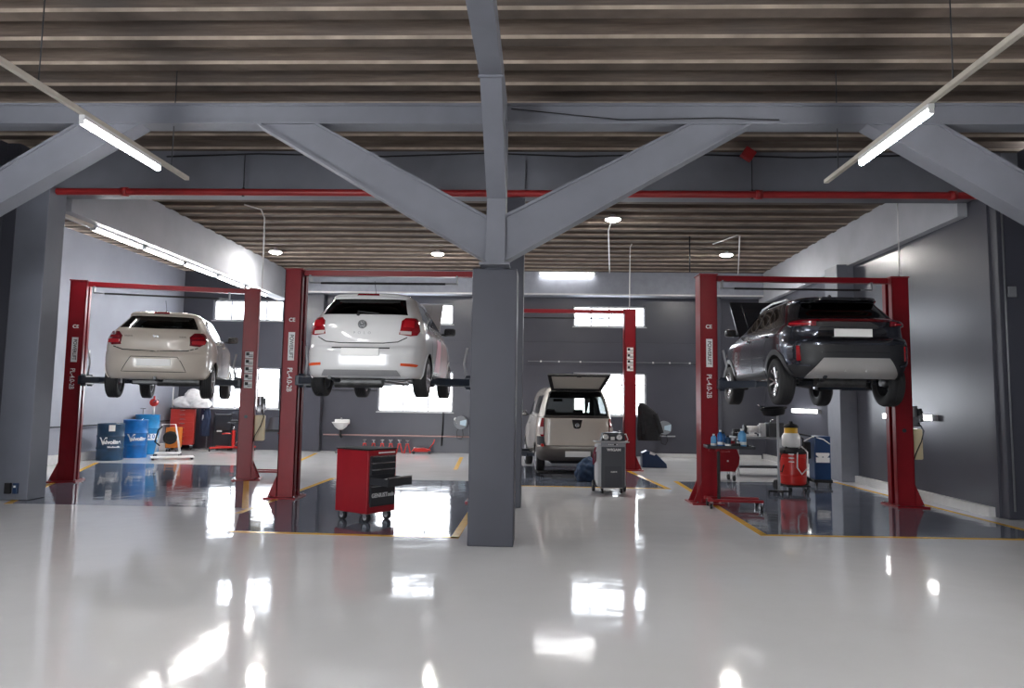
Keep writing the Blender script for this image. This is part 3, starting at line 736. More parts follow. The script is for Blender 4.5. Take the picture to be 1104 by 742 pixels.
def build_car(name, label, loc, rz, car, zs, paintm, wheels, holes_glass, top_cab, cavity_w, arch_r, cav_z=(.62, 1.40), gmat=G_MID, cav_y=(.25, 3.0), rear_glass=None):
    """wheels: (rear axle y, front axle y, radius, width, style, half track, z_rear, z_front); returns empty and body"""
    t = thing(name, label, 'car', loc, rz)
    ya, yf, r, wd, style, ht, zr, zf = wheels
    bd = bm_obj(car.body(zs), 'body', [paintm, CABIN, WELL], t, smooth=32)
    cut = []
    # cabin cavity
    bm = bmesh.new(); rings = []
    nz = 8
    for i in range(nz+1):
        z = cav_z[0]+(cav_z[1]-cav_z[0])*i/nz; ring = []
        for k in range(48):
            p = -pi+2*pi*k/48; q = car.S(p, min(z+.03, zs[-1]-.03))
            x = max(-9, q.x*(1-cavity_w/max(smooth_interp(car.width, z), .3)))
            yr_, yf_ = smooth_interp(car.rear, z)+cavity_w*.9, smooth_interp(car.front, z)-cavity_w*1.1
            y = min(max(q.y, yr_, cav_y[0]), min(yf_, cav_y[1]))
            ring.append(bm.verts.new((x, y, z)))
        rings.append(ring)
    for a, b in zip(rings, rings[1:]):
        for k in range(48): bm.faces.new((a[k], a[(k+1) % 48], b[(k+1) % 48], b[k]))
    bm.faces.new(rings[0][::-1]); bm.faces.new(rings[-1])
    bmesh.ops.remove_doubles(bm, verts=bm.verts[:], dist=.0005)
    cut.append((bm_obj(bm, 'cut', [CABIN], t, None), 'd'))
    for pts in holes_glass:
        if pts[0][0] == 'y':
            cut.append((bm_obj(car.patch(pts, -.13, .05), 'cut', [CABIN], t, None), 'd'))
        else:                                                            # tail and windscreen openings are cut straight along y
            ys = [car.S(*car.phi(q)).y for q in pts]+[car.S(0 if pts[0][0] == 'x' else pi, q[2]).y for q in pts]
            lo_, hi_ = (min(ys)-.15, max(ys)+.30) if pts[0][0] == 'x' else (min(ys)-.30, max(ys)+.15)
            cut.append((MB().prism([(q[1], q[2]) for q in pts], lo_, hi_, 'Y').build('cut', [CABIN], t), 'd'))
    for (yy, zz) in ((ya, zr), (yf, zf)):
        for sd in (-1, 1):
            b = MB().cyl((sd*(ht-wd*.5-.07), yy, zz), (sd*1.2, yy, zz), arch_r, n=56)
            cut.append((b.build('cut', [WELL], t), 'w'))
    for o, k in cut:
        md = bd.modifiers.new('b', 'BOOLEAN'); md.object = o; md.operation = 'DIFFERENCE'; md.solver = 'EXACT'; md.material_mode = 'TRANSFER'
        dg = bpy.context.evaluated_depsgraph_get(); dg.update()
        me = bpy.data.meshes.new_from_object(bd.evaluated_get(dg))
        bd.modifiers.clear()
        if len(me.polygons) > 50: bd.data = me
    me = bd.data; me.name = 'body'
    for o, _ in cut: bpy.data.objects.remove(o)
    try: me.set_sharp_from_angle(angle=radians(32))
    except Exception: pass
    for pts in holes_glass:
        front_ = pts[0][0] == 'f'
        nm = 'windscreen' if front_ else ('rear_window' if pts[0][0] == 'x' else 'side_window')
        g = (rear_glass or gmat) if nm == 'rear_window' else (G_PALE if front_ else gmat)
        bm_obj(car.patch(pts, -.012, -.003), nm, g, t, smooth=60)
    for (yy, zz) in ((ya, zr), (yf, zf)):
        for sd in (-1, 1):
            wheel(t, sd*ht, yy, zz, r, wd, sd, style, steer=0)
    return t, bd

def arch_ring(t, car, y, z, r, wd, m_, sides=(-1, 1), zmin=.2):
    for sd in sides:
        a0 = math.asin(max(-1, min(1, (zmin-z)/r)))
        pts = []
        for k in range(25):
            a = a0+(pi-2*a0)*k/24
            pts.append(('y', y+cos(a)*r, z+sin(a)*r, sd))
        inner = [('y', y+cos(a0+(pi-2*a0)*k/24)*(r+wd), z+sin(a0+(pi-2*a0)*k/24)*(r+wd), sd) for k in range(24, -1, -1)]
        bm_obj(car.patch(pts+inner, -.03, .012), 'wheel_arch_trim', m_, t)

def underbody(t, L, w_, z, ya, yf, zr, exh_x=-.3, spare=False, muffler=True, zl=.22):
    bb = MB().box((0, L*.5, z+.10), (w_*1.5, L*.74, .10), bev=.03)
    bb.box((0, L*.5, z+.05), (.26, L*.6, .06), bev=.02)
    for sx in (-1, 1): bb.box((sx*w_*.62, L*.52, z+.06), (.09, L*.45, .08), bev=.015)
    u = bb.build('floor_pan', BLKM, t)
    MB().box((0, ya+.12, zr-.02), (w_*1.25, .10, .09), bev=.02).build('rear_axle', BLKM, t)
    for sx in (-1, 1):
        MB().box((sx*w_*.56, ya+.30, zr+.02), (.07, .55, .06), rx=-.08, bev=.015).build('trailing_arm', BLKM, t)
        c = MB()
        for k in range(7):
            a = [Vector((sx*w_*.52+cos(j*pi/4)*.045, ya+.02+sin(j*pi/4)*.045, zr+.05+k*.032+j*.004)) for j in range(9)]
            c.tube(a, .007, 5) if k < 6 else None
        c.build('coil_spring', STL, t)
        MB().cyl((sx*w_*.66, ya-.05, zr-.02), (sx*w_*.60, ya-.02, zr+.3), .025).build('damper', BLKM, t)
        MB().cyl((sx*w_*.25, yf, zr+.02), (sx*w_*.72, yf, zr-.02), .022).build('drive_shaft', STL, t)
    MB().tube([(exh_x+.15, yf-.3, z+.03), (exh_x+.25, L*.55, z+.02), (exh_x+.1, ya+.35, z+.0), (exh_x+.05, ya+.2, z-.02)], .024, 8).build('exhaust_pipe', STL, t)
    if muffler:
        m_ = MB().cyl((exh_x+.15-.3, ya-.33, z+.02), (exh_x+.15+.38, ya-.33, z+.02), .085, n=20)
        mo = m_.build('silencer', mat('tarnished_exhaust_steel', (.10, .10, .10), .45, .7, noise=.3, nscale=10), t, smooth=40)
        MB().tube([(exh_x, ya-.33, z+.03), (exh_x-.12, ya-.45, z+.03), (exh_x-.14, ya-.58, z+.07), (exh_x-.14, ya-.68, z+.07)], .026, 10).build('tail_pipe', BLKM, mo)
    return u

def door_mirror(t, x, y, z, sd, m_shell, base=.1):
    b = MB().box((x+sd*.10, y, z), (.20, .10, .13), rz=-sd*.15, bev=.04); b.box((x+sd*.0, y+.01, z-.05), (.10, .05, .035), ry=sd*.2, bev=.01)
    o = b.build('door_mirror', m_shell, t, smooth=50)
    MB().box((x+sd*.10, y-.052, z), (.16, .004, .10), rz=-sd*.15, bev=.001).build('mirror_glass', CHR, o)
def antenna(t, x, y, z, h=.22):
    MB().cyl((x, y, z), (x, y+.02, z+.03), .02, .012, n=10).cyl((x, y+.02, z+.03), (x, y-.10, z+h), .004, n=6).build('roof_antenna', BLK, t)
def handle(t, car, y, z, sd, m_):
    bm_obj(car.patch([('y', y-.09, z-.014, sd), ('y', y+.09, z-.014, sd), ('y', y+.09, z+.014, sd), ('y', y-.09, z+.014, sd)], -.002, .028), 'door_handle', m_, t)
def nose(t, car, zl, zh, zg0, zg1, w_):
    for sd in (-1, 1):
        bm_obj(car.patch([('f', sd*w_*.52, zl), ('f', sd*w_*.55, zh-.02), ('f', sd*w_*.86, zh+.01), ('f', sd*w_*.90, zl+.03)], -.01, .012, dome=.008), 'head_lamp', LENSC, t)
    bm_obj(car.patch([('f', -w_*.46, zg0), ('f', w_*.46, zg0), ('f', w_*.44, zg1), ('f', -w_*.44, zg1)], -.004, .010), 'grille', CLADG, t)
    c = car.S(pi, zg0-.12); MB().box((0, c.y+.014, zg0-.12), (.50, .012, .11), bev=.003).build('front_plate', PLATE, t)
def plate(t, car, z0, z1, w_, y=None, tilt=0.):
    c = car.S(0, (z0+z1)/2)
    o = MB().box((0, c.y-.014, (z0+z1)/2), (w_, .012, z1-z0), rx=tilt, bev=.004).build('number_plate', PLATE, t)
    o['label'] = 'blank white number plate'
def zlist(a, b, n): return [a+(b-a)*i/n for i in range(n+1)]

# ---- white hatchback (middle)
def polo():
    rear = [(.27, .12), (.31, .06), (.42, .01), (.62, .0), (.68, .02), (.73, .055), (.80, .06), (1.0, .085), (1.10, .13), (1.15, .17), (1.30, .31), (1.42, .43), (1.445, .39), (1.475, .41), (1.50, .52), (1.52, .8)]
    width = [(.27, .80), (.31, .825), (.50, .838), (.75, .84), (.90, .832), (1.05, .79), (1.15, .745), (1.30, .665), (1.42, .60), (1.475, .565), (1.50, .50), (1.52, .35)]
    front = [(.27, 3.75), (.40, 3.93), (.62, 3.97), (.78, 3.90), (.90, 3.70), (.99, 3.25), (1.04, 3.0), (1.15, 2.84), (1.42, 2.35), (1.475, 2.15), (1.52, 1.6)]
    car = Car(rear, width, front, 1.9, rexp=(4.6, 9))
    zs = [.27, .285, .31, .34]+zlist(.38, .66, 7)+[.68, .695, .71, .725, .74]+zlist(.78, 1.10, 9)+zlist(1.13, 1.40, 9)+[1.42, 1.432, 1.445, 1.46, 1.475, 1.487, 1.50, 1.51, 1.52]
    rw = [('x', -.60, 1.155), ('x', .60, 1.155), ('x', .585, 1.19), ('x', .515, 1.405), ('x', -.515, 1.405), ('x', -.585, 1.19)]
    def sw(sd): return [[('y', .62, 1.13, sd), ('y', .95, 1.36, sd), ('y', 1.05, 1.40, sd), ('y', 1.53, 1.42, sd), ('y', 1.53, 1.085, sd), ('y', .80, 1.10, sd)],
                        [('y', 1.62, 1.42, sd), ('y', 2.25, 1.38, sd), ('y', 2.72, 1.07, sd), ('y', 1.62, 1.085, sd)]]
    ws = [('f', -.62, 1.10), ('f', -.50, 1.40), ('f', .50, 1.40), ('f', .62, 1.10)]
    holes = [rw]+sw(1)+sw(-1)+[ws]
    # lifted: wheels hang below the body
    t, bd = build_car('white_hatchback', 'white hatchback on the lift just left of the central pillar, pink stripe on its flank', (-2.47, 10.0, 1.62), 0, car, zs, P_WHITE,
                      (.78, 3.25, .298, .19, 'poly5', .735, .305, .30), holes, None, .07, .345, gmat=G_DARK, cav_z=(.70, 1.40))
    for sd in (-1, 1):
        lamp = [('x', sd*.51, .87), ('x', sd*.535, 1.06), ('x', sd*.58, 1.105), ('x', sd*.70, 1.115), ('y', .36, 1.09, sd), ('y', .30, .93, sd), ('y', .22, .865, sd), ('x', sd*.66, .85)]
        lo = bm_obj(car.patch(lamp, -.02, .012, dome=.012), 'tail_lamp', LENS, t)
        bm_obj(car.patch([('x', sd*.525, .87), ('x', sd*.52, .915), ('x', sd*.66, .912), ('x', sd*.66, .866)], .006, .028), 'indicator_lens', LENSC, lo, label='clear lower lens')
        bm_obj(car.patch([('x', sd*.56, .97), ('x', sd*.57, 1.06), ('x', sd*.68, 1.06), ('x', sd*.69, .97)], .010, .030), 'inner_lens', LENSB, lo)
        bm_obj(car.patch([('x', sd*.55, .435), ('x', sd*.55, .472), ('x', sd*.70, .468), ('y', .22, .455, sd), ('x', sd*.74, .425)], -.005, .010), 'reflector', REFL, t, label='orange reflector strip')
        arch_ring(t, car, .78, .305, .347, .018, P_WHITE, (sd,), .27); arch_ring(t, car, 3.25, .30, .347, .018, P_WHITE, (sd,), .27)
        door_mirror(t, sd*.80, 2.62, 1.14, sd, BLK)
        for y in (1.02, 1.95): handle(t, car, y, .93, sd, P_WHITE)
        for pl in ([('y', 1.57, 1.42, sd), ('y', 1.57, .34, sd)], [('y', .93, 1.10, sd), ('y', 1.05, .80, sd), ('y', 1.12, .45, sd), ('y', 1.2, .34, sd), ('y', 2.75, .34, sd), ('y', 2.80, .80, sd), ('y', 2.70, 1.06, sd)]):
            bm_obj(car.seam(pl), 'shut_line', GAP, t)
        bm_obj(car.patch([('y', 1.2, .30, sd), ('y', 2.8, .30, sd), ('y', 2.8, .33, sd), ('y', 1.2, .33, sd)], 0, .012), 'sill_trim', CLAD, t)
    st = mat('pink_protective_film', (.52, .13, .20), .4, noise=.1)
    bm_obj(car.patch([('y', 1.30, .40), ('y', 1.85, .40), ('y', 2.0, .92), ('y', 1.62, .92)], -.001, .003), 'door_film', st, t, label='pink film on the right doors')
    bm_obj(car.patch([('x', -.16, 1.45), ('x', .16, 1.45), ('x', .15, 1.475), ('x', -.15, 1.475)], -.004, .006), 'brake_light', LENSD, t)
    bm_obj(car.seam([('x', -.62, .83), ('x', -.50, .765), ('x', -.30, .745), ('x', .30, .745), ('x', .50, .765), ('x', .62, .83)], .014), 'shut_line', GAP, t)
    bm_obj(car.seam([('x', -.40, .675), ('x', .40, .675)], .02), 'plate_recess', GAP, t)
    bm_obj(car.patch([('x', -.55, .295), ('x', .55, .295), ('x', .50, .375), ('x', -.50, .375)], -.003, .006), 'diffuser', mat('grey_bumper_plastic', (.30, .30, .31), .5), t)
    plate(t, car, .565, .67, .52)
    c = car.S(0, 1.0)
    e = MB().lathe([(0, -.004), (.058, -.004), (.062, .004), (.058, .012), (0, .012)], n=32).build('badge', BLKM, t, loc=(0, c.y-.004, 1.005), rot=(pi/2+.12, 0, 0), smooth=40)
    q = MB()
    rr = .05
    for k in range(28):
        a = 2*pi*k/28; a2 = 2*pi*(k+1)/28
        q.cyl((cos(a)*rr, sin(a)*rr, .013), (cos(a2)*rr, sin(a2)*rr, .013), .0024, n=5)
    for a, b in (((-.022, .042), (0, .004)), ((0, .004), (.022, .042)), ((-.045, .018), (-.02, -.042)), ((-.02, -.042), (0, .0)), ((0, .0), (.02, -.042)), ((.02, -.042), (.045, .018))):
        q.cyl((a[0], a[1], .013), (b[0], b[1], .013), .003, n=5)
    q.build('badge_emblem', CHR, e)
    for k, ch in enumerate('POLO'):
        text(ch, .05, (-.105+k*.07, car.S(0, .885).y-.003, .885), (pi/2, 0, 0), STL, 'letter', t, .004)
    MB().box((.06, car.S(0, 1.17).y-.03, 1.18), (.30, .02, .018), ry=.1, bev=.004).cyl((-.08, car.S(0, 1.14).y-.03, 1.15), (-.08, car.S(0, 1.14).y+.02, 1.15), .02).build('rear_wiper', BLK, t)
    # raised bonnet
    bon = MB(); pr_ = [(0, 0), (.85, .06), (.9, .02), (.86, .0), (.02, -.03)]
    bon.box((0, .45, 0), (1.30, .92, .03), bev=.012); bon.box((0, .45, .018), (.9, .8, .015), bev=.007)
    bon.build('raised_bonnet', P_WHITE, t, loc=(0, 3.02, 1.02), rot=(radians(52), 0, 0))
    antenna(t, 0, .85, 1.515, .2)
    nose(t, car, .66, .84, .60, .74, .83)
    underbody(t, 3.97, .8, .20, .78, 3.25, .305, exh_x=-.30)
    for nm, ar in (('front_seat', (-.36, 1.95, .62)), ('front_seat', (.36, 1.95, .62)), ('rear_seat', (0, 1.15, .66))):
        seat_mesh(*ar, w_=.48 if nm[0] == 'f' else 1.15, bench=nm[0] == 'r').build(nm, CLOTH, t)
    MB().box((0, 2.78, .95), (1.25, .35, .22), bev=.06).build('dashboard', BLK, t)
    return t
polo()

# ---- beige hatchback (left)
def baleno():
    rear = [(.33, .16), (.38, .08), (.50, .015), (.68, .0), (.76, .02), (.80, .05), (.86, .055), (1.0, .06), (1.12, .10), (1.19, .17), (1.30, .30), (1.44, .47), (1.462, .42), (1.49, .43), (1.52, .55), (1.545, .85)]
    width = [(.33, .80), (.39, .84), (.58, .868), (.80, .872), (.95, .865), (1.10, .81), (1.19, .75), (1.30, .68), (1.44, .60), (1.49, .565), (1.52, .50), (1.545, .35)]
    front = [(.33, 3.75), (.46, 3.95), (.68, 3.99), (.85, 3.92), (.96, 3.72), (1.06, 3.25), (1.10, 3.05), (1.19, 3.02), (1.45, 2.62), (1.49, 2.40), (1.545, 1.6)]
    car = Car(rear, width, front, 1.9, rexp=(4, 8))
    zs = [.33, .35, .38, .42]+zlist(.46, .74, 7)+[.76, .775, .79, .805]+zlist(.84, 1.16, 9)+zlist(1.19, 1.42, 8)+[1.44, 1.451, 1.462, 1.475, 1.49, 1.505, 1.52, 1.533, 1.545]
    rw = [('x', -.62, 1.20), ('x', 0, 1.185), ('x', .62, 1.20), ('x', .60, 1.25), ('x', .50, 1.43), ('x', -.50, 1.43), ('x', -.60, 1.25)]
    def sw(sd): return [[('y', .72, 1.19, sd), ('y', 1.0, 1.38, sd), ('y', 1.15, 1.42, sd), ('y', 1.55, 1.435, sd), ('y', 1.55, 1.14, sd), ('y', .90, 1.16, sd)],
                        [('y', 1.63, 1.435, sd), ('y', 2.25, 1.40, sd), ('y', 2.75, 1.13, sd), ('y', 1.63, 1.14, sd)]]
    ws = [('f', -.62, 1.16), ('f', -.52, 1.445), ('f', .52, 1.445), ('f', .62, 1.16)]
    t, bd = build_car('beige_hatchback', 'beige hatchback raised on the far left lift, blank plate, seen from behind', (-6.48, 12.15, 1.55), radians(16.5), car, zs, P_BEIGE,
                      (.76, 3.28, .305, .19, 'steel', .755, .31, .30), [rw]+sw(1)+sw(-1)+[ws], None, .07, .35, gmat=G_MID, cav_z=(.72, 1.42), cav_y=(.28, 3.1), rear_glass=G_MID)
    for sd in (-1, 1):
        lamp = [('x', sd*.53, .90), ('x', sd*.52, 1.05), ('x', sd*.58, 1.12), ('x', sd*.70, 1.135), ('y', .34, 1.10, sd), ('y', .30, .98, sd), ('y', .16, .89, sd)]
        lo = bm_obj(car.patch(lamp, -.02, .012, dome=.010), 'tail_lamp', LENSD, t)
        bm_obj(car.patch([('x', sd*.56, .93), ('x', sd*.56, .985), ('x', sd*.74, .995), ('x', sd*.74, .93)], .010, .025), 'inner_lens', LENSB, lo)
        bm_obj(car.patch([('x', sd*.56, 1.01), ('x', sd*.56, 1.04), ('x', sd*.72, 1.06), ('x', sd*.72, 1.02)], .010, .024), 'upper_lens', LENS, lo)
        arch_ring(t, car, .76, .31, .352, .018, P_BEIGE, (sd,), .35); arch_ring(t, car, 3.28, .30, .352, .018, P_BEIGE, (sd,), .35)
        door_mirror(t, sd*.84, 2.62, 1.20, sd, BLK)
        for y in (1.05, 1.98): handle(t, car, y, .99, sd, P_BEIGE)
        for pl in ([('y', 1.59, 1.43, sd), ('y', 1.59, .40, sd)], [('y', .98, 1.16, sd), ('y', 1.08, .85, sd), ('y', 1.15, .5, sd), ('y', 1.22, .40, sd), ('y', 2.75, .40, sd), ('y', 2.80, .85, sd), ('y', 2.74, 1.12, sd)]):
            bm_obj(car.seam(pl), 'shut_line', GAP, t)
        text('BALENO' if sd < 0 else 'SUZUKI', .032, (sd*.42, car.S(.3, 1.045).y-.004, 1.045), (pi/2, 0, 0), DTXT, 'script_lettering', t, .002)
    bm_obj(car.patch([('x', -.13, 1.465), ('x', .13, 1.465), ('x', .12, 1.497), ('x', -.12, 1.497)], -.004, .008), 'brake_light', LENSD, t)
    bm_obj(car.seam([('x', -.66, .87), ('x', -.50, .815), ('x', 0, .795), ('x', .50, .815), ('x', .66, .87)], .018), 'shut_line', GAP, t)
    bm_obj(car.seam([('x', -.36, .70), ('x', -.42, .60), ('x', -.50, .45), ('x', .50, .45), ('x', .42, .62), ('x', .36, .70), ('x', -.36, .70)], .011), 'plate_recess', GAP, t)
    plate(t, car, .55, .665, .52)
    y_ = car.S(0, 1.05).y
    MB().prism([(-.045, .03), (0, -.005), (-.02, -.02), (-.045, .0)], y_-.012, y_, 'Y').prism([(.045, -.03), (0, .005), (.02, .02), (.045, .0)], y_-.012, y_, 'Y').build('badge', STL, t, loc=(0, 0, 1.05))
    antenna(t, .0, .8, 1.535, .2)
    nose(t, car, .74, .92, .66, .82, .86)
    underbody(t, 3.99, .82, .28, .76, 3.28, .31, exh_x=.15)
    for nm, ar in (('front_seat', (-.36, 1.95, .66)), ('front_seat', (.36, 1.95, .66)), ('rear_seat', (0, 1.2, .68))):
        seat_mesh(*ar, w_=.48 if nm[0] == 'f' else 1.15, bench=nm[0] == 'r').build(nm, CLOTH, t)
    MB().box((0, 2.82, .98), (1.25, .35, .2), bev=.06).build('dashboard', BLK, t)
    return t
baleno()

# ---- charcoal crossover (right)
def cross():
    rear = [(.38, .18), (.44, .09), (.52, .03), (.62, .0), (.86, .015), (.92, .06), (.96, .10), (1.05, .11), (1.10, .085), (1.16, .06), (1.19, .10), (1.23, .19), (1.35, .33), (1.50, .50), (1.525, .40), (1.555, .42), (1.58, .60), (1.60, .9)]
    width = [(.38, .78), (.46, .84), (.60, .872), (.86, .88), (1.02, .872), (1.12, .84), (1.20, .80), (1.30, .74), (1.50, .63), (1.555, .59), (1.58, .52), (1.60, .38)]
    front = [(.38, 3.95), (.50, 4.12), (.75, 4.18), (.95, 4.12), (1.05, 3.95), (1.13, 3.45), (1.17, 3.22), (1.25, 3.05), (1.50, 2.5), (1.555, 2.3), (1.60, 1.7)]
    car = Car(rear, width, front, 2.0, rexp=(3.8, 8))
    zs = [.38, .40, .44, .48, .52, .57]+zlist(.62, .86, 6)+[.88, .90, .92, .94, .96, 1.0, 1.04, 1.07, 1.10, 1.13, 1.16, 1.175, 1.19, 1.21]+zlist(1.24, 1.48, 8)+[1.50, 1.512, 1.525, 1.54, 1.555, 1.57, 1.58, 1.59, 1.60]
    rw = [('x', -.66, 1.235), ('x', .66, 1.235), ('x', .63, 1.30), ('x', .52, 1.49), ('x', -.52, 1.49), ('x', -.63, 1.30)]
    def sw(sd): return [[('y', .95, 1.30, sd), ('y', 1.12, 1.45, sd), ('y', 1.30, 1.49, sd), ('y', 1.42, 1.495, sd), ('y', 1.42, 1.22, sd), ('y', 1.05, 1.26, sd)],
                        [('y', 1.46, 1.495, sd), ('y', 1.85, 1.495, sd), ('y', 1.85, 1.19, sd), ('y', 1.46, 1.215, sd)],
                        [('y', 1.94, 1.495, sd), ('y', 2.5, 1.46, sd), ('y', 2.98, 1.18, sd), ('y', 1.94, 1.19, sd)]]
    ws = [('f', -.66, 1.22), ('f', -.52, 1.48), ('f', .52, 1.48), ('f', .66, 1.22)]
    t, bd = build_car('charcoal_crossover', 'charcoal grey crossover with silver rear skid plate raised on the right lift', (4.31, 10.25, 1.60), radians(.5), car, zs, P_GREY,
                      (.78, 3.34, .345, .21, 'dark', .775, .345, .34), [rw]+sw(1)+sw(-1)+[ws], None, .07, .395, gmat=G_DARK, cav_z=(.75, 1.48), cav_y=(.28, 3.2))
    # black lower bumper, tail band and cladding
    bm_obj(car.patch([('y', .40, .405, -1), ('x', -.60, .39), ('x', .60, .39), ('y', .40, .405), ('y', .40, .55), ('x', .72, .60), ('x', .52, .70), ('x', .46, .735), ('x', -.46, .735), ('x', -.52, .70), ('x', -.72, .60), ('y', .40, .55, -1)], -.004, .008), 'lower_bumper', CLAD, t)
    sk = bm_obj(car.patch([('x', -.62, .395), ('x', .62, .395), ('x', .55, .52), ('x', .44, .655), ('x', -.44, .655), ('x', -.55, .52)], .004, .022), 'skid_plate', SKID, t, label='silver skid plate')
    bm_obj(car.seam([('x', -.50, .40), ('x', -.44, .50), ('x', -.36, .565), ('x', .36, .565), ('x', .44, .50), ('x', .50, .40)], .02), 'shut_line', GAP, sk)
    for x in (-.14, .14): MB().box((x, car.S(.0, .50).y-.016, .51), (.02, .016, .10), ry=.25, bev=.004).build('skid_rib', SKID, sk)
    bm_obj(car.patch([('x', -.62, .74), ('x', .62, .74), ('x', .62, .835), ('x', -.62, .835)], -.002, .004), 'bumper_band', CLAD, t)
    bm_obj(car.patch([('x', -.50, .90), ('x', .50, .90), ('x', .44, 1.09), ('x', -.44, 1.09)], -.004, .006), 'plate_recess', CLADG, t)
    bm_obj(car.patch([('x', -.70, 1.10), ('x', .70, 1.10), ('y', .42, 1.12), ('y', .42, 1.19), ('x', .70, 1.205), ('x', -.70, 1.205), ('y', .42, 1.19, -1), ('y', .42, 1.12, -1)], -.003, .012), 'tail_band', CLADG, t)
    bm_obj(car.patch([('x', -.72, 1.163), ('x', .72, 1.163), ('x', .72, 1.183), ('x', -.72, 1.183)], .008, .020), 'light_bar', LENSD, t, label='thin red light bar')
    bm_obj(car.patch([('x', -.50, 1.492), ('x', .50, 1.492), ('x', .56, 1.50), ('x', .50, 1.548), ('x', -.50, 1.548), ('x', -.56, 1.50)], -.002, .008), 'roof_spoiler', CLADG, t)
    for sd in (-1, 1):
        lo = bm_obj(car.patch([('x', sd*.50, 1.115), ('x', sd*.50, 1.165), ('x', sd*.74, 1.17), ('y', .38, 1.165, sd), ('y', .38, 1.12, sd), ('x', sd*.74, 1.11)], .006, .030, dome=.006), 'tail_lamp', LENSD, t)
        bm_obj(car.patch([('x', sd*.56, 1.13), ('x', sd*.56, 1.145), ('x', sd*.76, 1.148), ('x', sd*.76, 1.132)], .026, .042), 'inner_lens', LENSB, lo)
        fr_ = bm_obj(car.patch([('x', sd*.55, .92), ('x', sd*.74, .885), ('x', sd*.775, .82), ('x', sd*.77, .66), ('x', sd*.70, .585), ('x', sd*.60, .57), ('x', sd*.60, .545), ('x', sd*.73, .555), ('x', sd*.81, .65), ('x', sd*.815, .86), ('x', sd*.76, .93), ('x', sd*.60, .95)], -.002, .022), 'bumper_blade', P_GREY, t)
        bm_obj(car.patch([('x', sd*.70, .62), ('x', sd*.715, .83), ('x', sd*.745, .83), ('x', sd*.745, .62)], -.002, .016), 'reflector', LENS, t, label='upright red reflector')
        bm_obj(car.patch([('x', sd*.46, .735), ('x', sd*.56, .85), ('x', sd*.70, .86), ('x', sd*.71, .60), ('x', sd*.60, .585)], -.002, .003), 'corner_insert', CLAD, t)
        arch_ring(t, car, .78, .345, .395, .075, CLAD, (sd,), .42); arch_ring(t, car, 3.34, .34, .395, .075, CLAD, (sd,), .42)
        bm_obj(car.patch([('y', 1.25, .40, sd), ('y', 2.86, .40, sd), ('y', 2.86, .50, sd), ('y', 1.25, .50, sd)], -.002, .016), 'sill_trim', CLAD, t)
        door_mirror(t, sd*.87, 2.82, 1.24, sd, CLADG)
        for y in (1.20, 2.15): handle(t, car, y, 1.03, sd, P_GREY)
        for pl in ([('y', 1.89, 1.49, sd), ('y', 1.89, .50, sd)], [('y', 1.08, 1.26, sd), ('y', 1.18, .95, sd), ('y', 1.28, .7, sd), ('y', 1.32, .5, sd)], [('y', 2.90, .5, sd), ('y', 2.95, .9, sd), ('y', 2.96, 1.16, sd)]):
            bm_obj(car.seam(pl, .01), 'shut_line', GAP, t)
        bm_obj(car.patch([('y', 1.25, .66, sd), ('y', 2.86, .60, sd), ('y', 2.86, .62, sd), ('y', 1.25, .70, sd)], -.002, .006), 'crease_trim', P_GREY, t)
        b = MB().tube([(sd*.56, .95, 1.555), (sd*.565, 1.1, 1.605), (sd*.56, 1.8, 1.625), (sd*.54, 2.35, 1.60), (sd*.53, 2.5, 1.56)], .016, 8)
        b.build('roof_rail', RIM, t)
    plate(t, car, .955, 1.065, .52)
    c = car.S(0, 1.08)
    MB().box((0, c.y+.02, 1.2), (.05, .02, .02)).build('wiper_hub', BLK, t)
    nose(t, car, .84, 1.00, .70, .90, .87)
    # raised bonnet
    bon = MB().box((0, .50, 0), (1.42, 1.0, .035), bev=.015).box((0, .5, .02), (1.0, .85, .02), bev=.009)
    bon.build('raised_bonnet', P_GREY, t, loc=(0, 3.22, 1.16), rot=(radians(50), 0, 0))
    MB().cyl((-.62, 3.45, 1.10), (-.60, 3.70, 1.62), .006, n=6).build('bonnet_stay', CHR, t)
    MB().prism([(-.02, 0), (.14, 0), (.12, .05), (.06, .06)], -.012, .012, 'X').build('roof_fin', CLADG, t, loc=(0, .82, 1.59))
    underbody(t, 4.18, .84, .33, .78, 3.34, .345, exh_x=-.25)
    for nm, ar in (('front_seat', (-.38, 2.1, .74)), ('front_seat', (.38, 2.1, .74)), ('rear_seat', (0, 1.3, .76))):
        seat_mesh(*ar, w_=.5 if nm[0] == 'f' else 1.2, bench=nm[0] == 'r').build(nm, CLOTH, t)
    MB().box((0, 2.98, 1.05), (1.3, .35, .22), bev=.06).build('dashboard', BLK, t)
    return t
cross()

